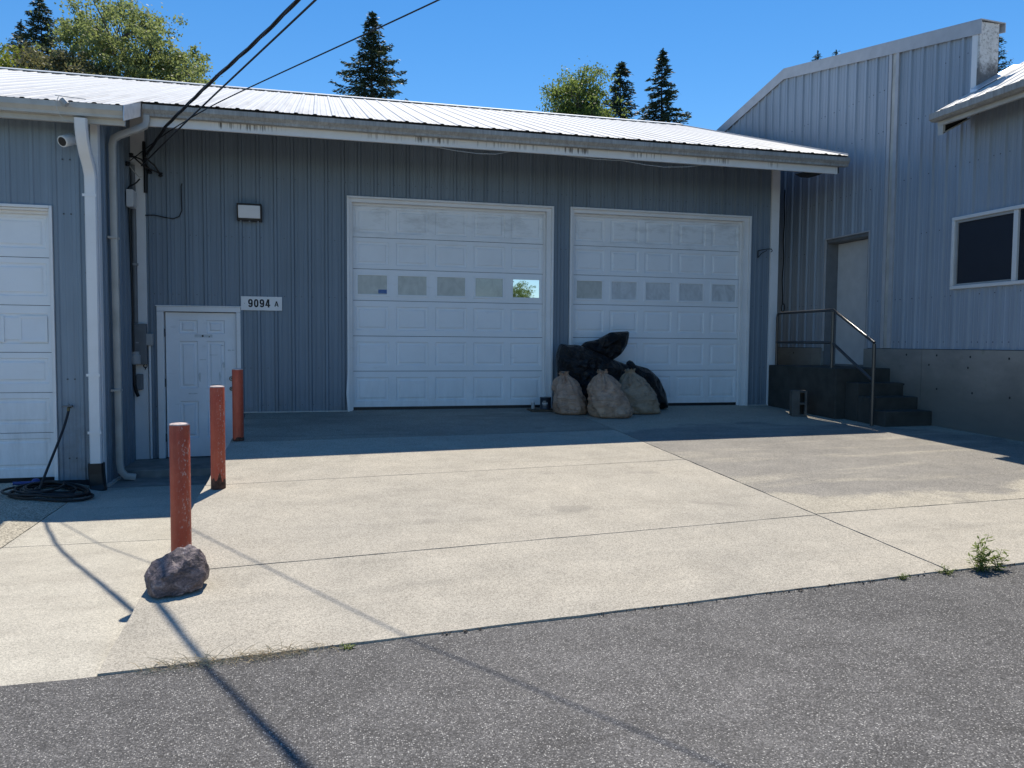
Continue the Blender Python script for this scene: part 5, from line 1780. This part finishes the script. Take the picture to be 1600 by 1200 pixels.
def conifer(label, loc, H, R, vis, seed, mat, dens=1.0, droop=0.35, taper=0.85, ragged=0.5, group='firs behind the garage'):
    """R: branch length at the bottom; vis: height above which the tree shows in the picture."""
    rg = np.random.default_rng(seed)
    x, y, z0 = loc
    t = thing('fir_tree', label, 'tree', loc, group)
    g = MB()
    zz = np.linspace(0, H, 16)
    lean = rg.normal(0, 0.012, 2)
    g.tube([(x + lean[0] * z + 0.05 * math.sin(z), y + lean[1] * z, z0 + z) for z in zz], [max(0.018, 0.015 * H * (1 - z / H) ** 0.9) for z in zz], 8)
    mk('trunk', g, MAT['bark'], t, smooth=60)
    gb = MB()
    Cs, Ds, Ns, Ls, Ws = [], [], [], [], []
    z = H * 0.16
    while z < H - 0.15:
        fine = z > vis - 1.5
        f = 1 - z / H
        Lb = R * f ** taper
        nb = (5 if fine else 4) + int(rg.integers(0, 3))
        a0 = rg.uniform(0, 6.28)
        for b in range(nb):
            L = Lb * rg.uniform(1 - ragged, 1.15)
            if rg.random() < 0.12:
                L *= rg.uniform(0.3, 0.7)
            a = a0 + b * 2 * math.pi / nb + rg.normal(0, 0.25)
            zb = z + rg.uniform(-0.12, 0.12)
            dr = droop * rg.uniform(0.6, 1.4)
            n = 9
            s = np.linspace(0, 1, n)
            rise = 0.25 * f + 0.15 if f < 0.12 else 0.10
            px = x + np.cos(a) * L * s + lean[0] * z
            py = y + np.sin(a) * L * s + lean[1] * z
            pz = z0 + zb + L * (rise * s - dr * s ** 1.6 + 0.22 * s ** 4)
            P = np.stack([px, py, pz], 1)
            gb.tube([tuple(q) for q in P[::2]], [0.022 * L ** 0.5 * (1 - q) + 0.005 for q in s[::2]], 4, False)
            m = int((34 if fine else 9) * dens * max(L, 0.35) * 1.9)
            u = rg.uniform(0.10, 1.02, m) ** 0.8
            C = np.stack([np.interp(u, s, P[:, i]) for i in range(3)], 1)
            dirv = np.array([np.cos(a), np.sin(a), 0])
            side = np.array([-np.sin(a), np.cos(a), 0])
            sg_ = rg.choice([-1, 1], m)
            spread = (0.16 + 0.24 * L * (1 - u) ** 0.7 * 0.55)
            off_ = np.abs(rg.normal(0, 0.6, m)) * spread
            C = C + side * (sg_ * off_)[:, None] + dirv * (off_ * 0.35)[:, None]
            C[:, 2] += -off_ * 0.28 + rg.normal(0, 0.045, m) - np.abs(rg.normal(0, 0.05, m)) * dr
            D = unit(side * (sg_ * rg.uniform(0.3, 1.1, m))[:, None] + dirv * rg.uniform(0.4, 1.1, m)[:, None] + np.array([0, 0, 1]) * rg.normal(-0.12, 0.30, m)[:, None])
            N = unit(np.cross(D, unit(rg.normal(0, 1, (m, 3)) + np.array([0, 0, 0.9]))))
            Cs.append(C); Ds.append(D); Ns.append(N)
            sc_ = 1.0 if fine else 2.2
            Ls.append(rg.uniform(0.16, 0.36, m) * sc_); Ws.append(rg.uniform(0.045, 0.10, m) * sc_)
        z += (rg.uniform(0.24, 0.42) if fine else 0.95) * (0.75 + 0.5 * f)
    # leader
    m = 60
    u = rg.uniform(0, 1, m)
    C = np.stack([np.full(m, x + lean[0] * H), np.full(m, y + lean[1] * H), z0 + H - 0.7 * u], 1) + rg.normal(0, 0.05, (m, 3)) * (0.3 + u)[:, None]
    D = unit(rg.normal(0, 1, (m, 3)) + np.array([0, 0, 0.8])); N = unit(np.cross(D, rg.normal(0, 1, (m, 3))))
    Cs.append(C); Ds.append(D); Ns.append(N); Ls.append(rg.uniform(0.1, 0.25, m)); Ws.append(rg.uniform(0.03, 0.06, m))
    mk('branches', gb, MAT['bark'], t)['kind'] = 'stuff'
    V = leaf_quads(np.concatenate(Cs), np.concatenate(Ds), np.concatenate(Ns), np.concatenate(Ls), np.concatenate(Ws))
    fast_mesh('crown', V, None, mat, t)
    return t


def broadleaf(label, loc, H, crown_c, crown_r, seed, mat, n_clump, per, leaf=0.14, spread=0.55, name='leafy_tree', group='leafy trees behind the garage', bare=0, zcut=None, shell=0.55):
    rg = np.random.default_rng(seed)
    x, y, z0 = loc
    t = thing(name, label, 'tree', loc, group)
    gb = MB()
    cc = np.array(crown_c); cr_ = np.array(crown_r)
    fork = np.array([x, y, z0 + (cc[2] - cr_[2] - z0) * 0.75 + 0.3])
    gt = MB()
    gt.tube([(x, y, z0), (x + 0.05, y, z0 + (fork[2] - z0) * 0.5), tuple(fork)], [0.022 * H, 0.017 * H, 0.014 * H], 10)
    mk('trunk', gt, MAT['bark'], t, smooth=60)
    cl = []
    while len(cl) < n_clump:
        p = rg.normal(0, 1, 3)
        p /= np.linalg.norm(p)
        r = rg.uniform(shell, 1.0) ** 0.7
        q = cc + p * r * cr_ * (1 + 0.16 * math.sin(3 * math.atan2(p[1], p[0]) + seed) + rg.normal(0, 0.05))
        if zcut is not None and q[2] < zcut:
            continue
        cl.append(q)
    # limbs: a handful of main ones, each feeding nearby clumps
    nm = 7
    mains = []
    for i in range(nm):
        a = 2 * math.pi * i / nm + rg.uniform(-0.3, 0.3)
        e = cc + np.array([math.cos(a), math.sin(a), rg.uniform(-0.2, 0.7)]) * cr_ * 0.55
        mid = (fork + e) / 2 + rg.normal(0, 0.15, 3) + np.array([0, 0, 0.2])
        mains.append((mid, e))
        gb.tube([tuple(fork), tuple(mid), tuple(e)], [0.009 * H, 0.006 * H, 0.0035 * H], 6)
    for q in cl:
        j = int(np.argmin([np.linalg.norm(q - e) for _, e in mains]))
        mid, e = mains[j]
        s_ = e if np.linalg.norm(q - e) < np.linalg.norm(q - mid) else mid
        m2 = (s_ + q) / 2 + rg.normal(0, 0.12, 3)
        gb.tube([tuple(s_), tuple(m2), tuple(q)], [0.0026 * H, 0.0018 * H, 0.0008 * H], 4, False)
    for i in range(bare):
        q = cc + np.array([-0.9 - 0.15 * i, 0.0, 0.30 + 0.18 * i]) * cr_
        s_ = cc + np.array([-0.2, 0, 0.1]) * cr_
        gb.tube([tuple(s_), tuple((s_ + q) / 2 + np.array([0, 0, 0.1])), tuple(q)], [0.05, 0.035, 0.012], 5, False)
        for k in range(4):
            w = q + (s_ - q) * (0.15 + 0.15 * k)
            gb.tube([tuple(w), tuple(w + rg.normal(0, 0.3, 3) + np.array([-0.2, 0, 0.15]))], [0.015, 0.005], 4, False)
    mk('limbs', gb, MAT['bark'], t, smooth=60)['kind'] = 'stuff'
    Cs = []
    for q in cl:
        m = int(per * rg.uniform(0.5, 1.4))
        sp = spread * rg.uniform(0.6, 1.25)
        c = rg.normal(0, 1, (m, 3)) * np.array([sp, sp, sp * 0.62])
        # sub-sprays inside each clump
        ks = rg.normal(0, 1, (5, 3)) * np.array([sp, sp, sp * 0.6])
        c = np.where(rg.random((m, 1)) < 0.7, ks[rg.integers(0, 5, m)] + c * 0.38, c)
        Cs.append(q + c)
    C = np.concatenate(Cs)
    if zcut is not None:
        C = C[C[:, 2] > zcut - 0.8]
    m = len(C)
    D = unit(rg.normal(0, 1, (m, 3)) + np.array([0, 0, -0.35]))
    N = unit(np.cross(D, rg.normal(0, 1, (m, 3)) + np.array([0, 0, 0.6])))
    V = leaf_quads(C, D, N, rg.uniform(0.7, 1.3, m) * leaf, rg.uniform(0.45, 0.8, m) * leaf)
    fast_mesh('crown', V, None, mat, t)
    return t


GZ = -1.1
conifer('tall fir standing alone behind the middle of the garage roof', (3.05, 35.54, GZ), 21.6, 8.6, 14.5, 21, MAT['needle'], 0.85, 0.34)
conifer('dark fir rising behind the leafy tree at upper left', (-16.34, 43.6, GZ), 23.4, 9.6, 17.5, 22, MAT['needle'], 0.8, 0.42)
conifer('slim bluish fir at the far upper left corner', (-20.82, 52.05, GZ), 25.0, 8.0, 18, 23, MAT['needle2'], 0.6, 0.35)
conifer('shorter fir beside the pale leafy tree right of centre', (16.65, 30.9, GZ), 18.3, 5.2, 12.5, 24, MAT['needle2'], 0.9, 0.22, 0.78)
conifer('right hand dark fir next to the tall building roof', (19.1, 30.3, GZ), 19.0, 7.6, 12.5, 25, MAT['needle'], 0.95, 0.42, 0.98)
conifer('fir tip barely showing over the parapet, left one', (31.5, 33.5, GZ), 20.9, 6.0, 19, 26, MAT['needle2'], 0.3, 0.1, group='fir tips over the parapet')
conifer('taller fir tip barely showing over the parapet', (32.6, 33.3, GZ), 21.4, 6.0, 19.5, 27, MAT['needle2'], 0.16, 0.05, group='fir tips over the parapet')
conifer('thin fir top behind the parapet end at upper right', (43.3, 30.7, GZ), 22.3, 7.0, 19, 28, MAT['needle2'], 0.28, 0.05, group='fir tips over the parapet')
broadleaf('big leafy tree with pale leaves above the left roof', (-8.6, 28.8, GZ), 17.5, (-8.7, 28.8, 13.0), (3.3, 3.2, 3.9), 31, MAT['leaf'], 112, 290, 0.15, 0.42, zcut=11.2)
broadleaf('olive brown tree low behind the left roof ridge', (-11.3, 26.0, GZ), 14, (-11.0, 26.0, 11.3), (2.7, 2.4, 2.1), 32, MAT['leaf_olive'], 85, 280, 0.13, 0.42, zcut=9.8)
broadleaf('low leafy tree at the right of the left group', (-6.2, 27.3, GZ), 14, (-6.4, 27.3, 11.8), (1.6, 2.0, 2.3), 36, MAT['leaf'], 36, 260, 0.14, 0.38, zcut=10.3)
broadleaf('lime green bush top at the left picture edge', (-12.4, 23.3, GZ), 12.2, (-12.6, 23.3, 10.4), (1.5, 1.5, 1.55), 33, MAT['leaf_lime'], 50, 260, 0.12, 0.4, zcut=9.2)
broadleaf('airy light green tree left of the two right firs', (12.9, 27.4, GZ), 15.5, (13.15, 27.4, 13.0), (1.5, 1.5, 2.6), 34, MAT['leaf_light'], 75, 260, 0.13, 0.42, bare=2, zcut=11.0, shell=0.25)
broadleaf('small tree seen only mirrored in the bright garage door pane', (15.0, -47.0, GZ), 6.5, (15.0, -47, 3.9), (1.35, 1.5, 1.9), 35, MAT['leaf_light'], 46, 130, 0.13, 0.34, group='mirrored trees')

# weeds in the joint between slab and road
rw = np.random.default_rng(9)


def weed(label, x, y, h, n, spread, leafl, seed, name='weed_plant', mat='weed', group='weeds along the slab edge', cat='weed'):
    rg = np.random.default_rng(seed)
    z = zs(x, -7.5) - 0.02
    t = thing(name, label, cat, (x, y, z), group)
    g = MB()
    C, D, N, L, Wd_ = [], [], [], [], []
    for i in range(n):
        a = rg.uniform(0, 6.28)
        hh = h * rg.uniform(0.35, 1.0)
        tip = np.array([x + math.cos(a) * spread * rg.uniform(0.2, 1), y + math.sin(a) * spread * 0.7 * rg.uniform(0.2, 1), z + hh])
        b = np.array([x + rg.normal(0, spread * 0.18), y + rg.normal(0, spread * 0.12), z])
        mid = (b + tip) / 2 + np.array([0, 0, hh * 0.12])
        g.tube([tuple(b), tuple(mid), tuple(tip)], [0.0020, 0.0016, 0.0009], 5)
        k = int(7 + hh * 70)
        for s_ in np.linspace(0.15, 1.0, k):
            p = (1 - s_) ** 2 * b + 2 * s_ * (1 - s_) * mid + s_ ** 2 * tip
            aa = rg.uniform(0, 6.28)
            d = np.array([math.cos(aa), math.sin(aa), rg.uniform(-0.2, 0.7)]); d /= np.linalg.norm(d)
            ll = leafl * rg.uniform(0.6, 1.2)
            C.append(p + d * ll * 0.5); D.append(d)
            nn = np.cross(d, [0, 0, 1.0]); nn /= np.linalg.norm(nn)
            N.append(nn + np.array([0, 0, rg.normal(0, 0.3)])); L.append(ll); Wd_.append(ll * 0.30)
    mk('stems', g, MAT[mat], t)
    V = leaf_quads(np.array(C), np.array(D), unit(np.array(N)), np.array(L), np.array(Wd_))
    fast_mesh('leaves', V, None, MAT[mat], t)


weed('tall leafy green weed at the right of slab edge', 3.83, -7.53, 0.225, 13, 0.12, 0.048, 1)
weed('smaller side weed leaning right of the tall green weed', 3.93, -7.54, 0.18, 5, 0.09, 0.05, 2)
weed('low weed tuft just left of the tall green weed', 3.60, -7.525, 0.06, 12, 0.10, 0.022, 3)
weed('tiny weed tuft further left of the slab seam', 3.28, -7.52, 0.045, 9, 0.04, 0.02, 4)
weed('small green tuft at the middle of slab edge', 0.12, -7.53, 0.03, 10, 0.05, 0.018, 5)
# dry grass
g = MB()
for i in range(230):
    x = rw.choice([rw.normal(-0.52, 0.12), rw.normal(-0.22, 0.10), rw.uniform(-0.85, 0.1)])
    y = -7.515 + rw.normal(0, 0.028)
    z = zs(x, -7.5) - 0.008
    a = rw.uniform(0, 6.28)
    L_ = rw.uniform(0.03, 0.13)
    e = Vector((x + math.cos(a) * L_, y + math.sin(a) * L_ * 0.55, z + rw.uniform(0.006, 0.06) * (L_ / 0.1)))
    b = Vector((x, y, z))
    m_ = (b + e) / 2 + Vector((0, 0, 0.012))
    g.tube([b, m_, e], [0.0014, 0.0011, 0.0005], 3, False)
o = mk('dry_grass', g, MAT['straw'])
o['kind'] = 'stuff'
tag(o, 'dry straw grass lying in the joint at slab corner', 'grass')
# moss and grit strip in the edge joint
g = MB()
for i in range(260):
    x = rw.uniform(-0.95, 5.2)
    if mnoise.noise(Vector((x * 1.4, 0, 8))) < -0.05:
        continue
    y = -7.505 + rw.normal(0, 0.012)
    z = road(x, y) + 0.002
    s_ = rw.uniform(0.002, 0.006)
    g.obox((x, y, z), unit(rw.normal(0, 1, 3)), (0, 1, 0), (0, 0, 1), s_, s_ * 0.8, s_ * 0.6)
o = mk('joint_grit', g, MAT['bed'])
o['kind'] = 'stuff'
tag(o, 'dark grit and moss crumbs along the slab edge', 'grit')
g = MB(); g.tube([(3.74, -7.98, road(3.74, -7.98) + 0.006), (3.80, -7.985, road(3.8, -7.98) + 0.008)], 0.005, 6)
tag(mk('twig', g, MAT['bark'], loc=(3.77, -7.98, road(3.77, -7.98))), 'short dark twig on the asphalt near right edge', 'twig')
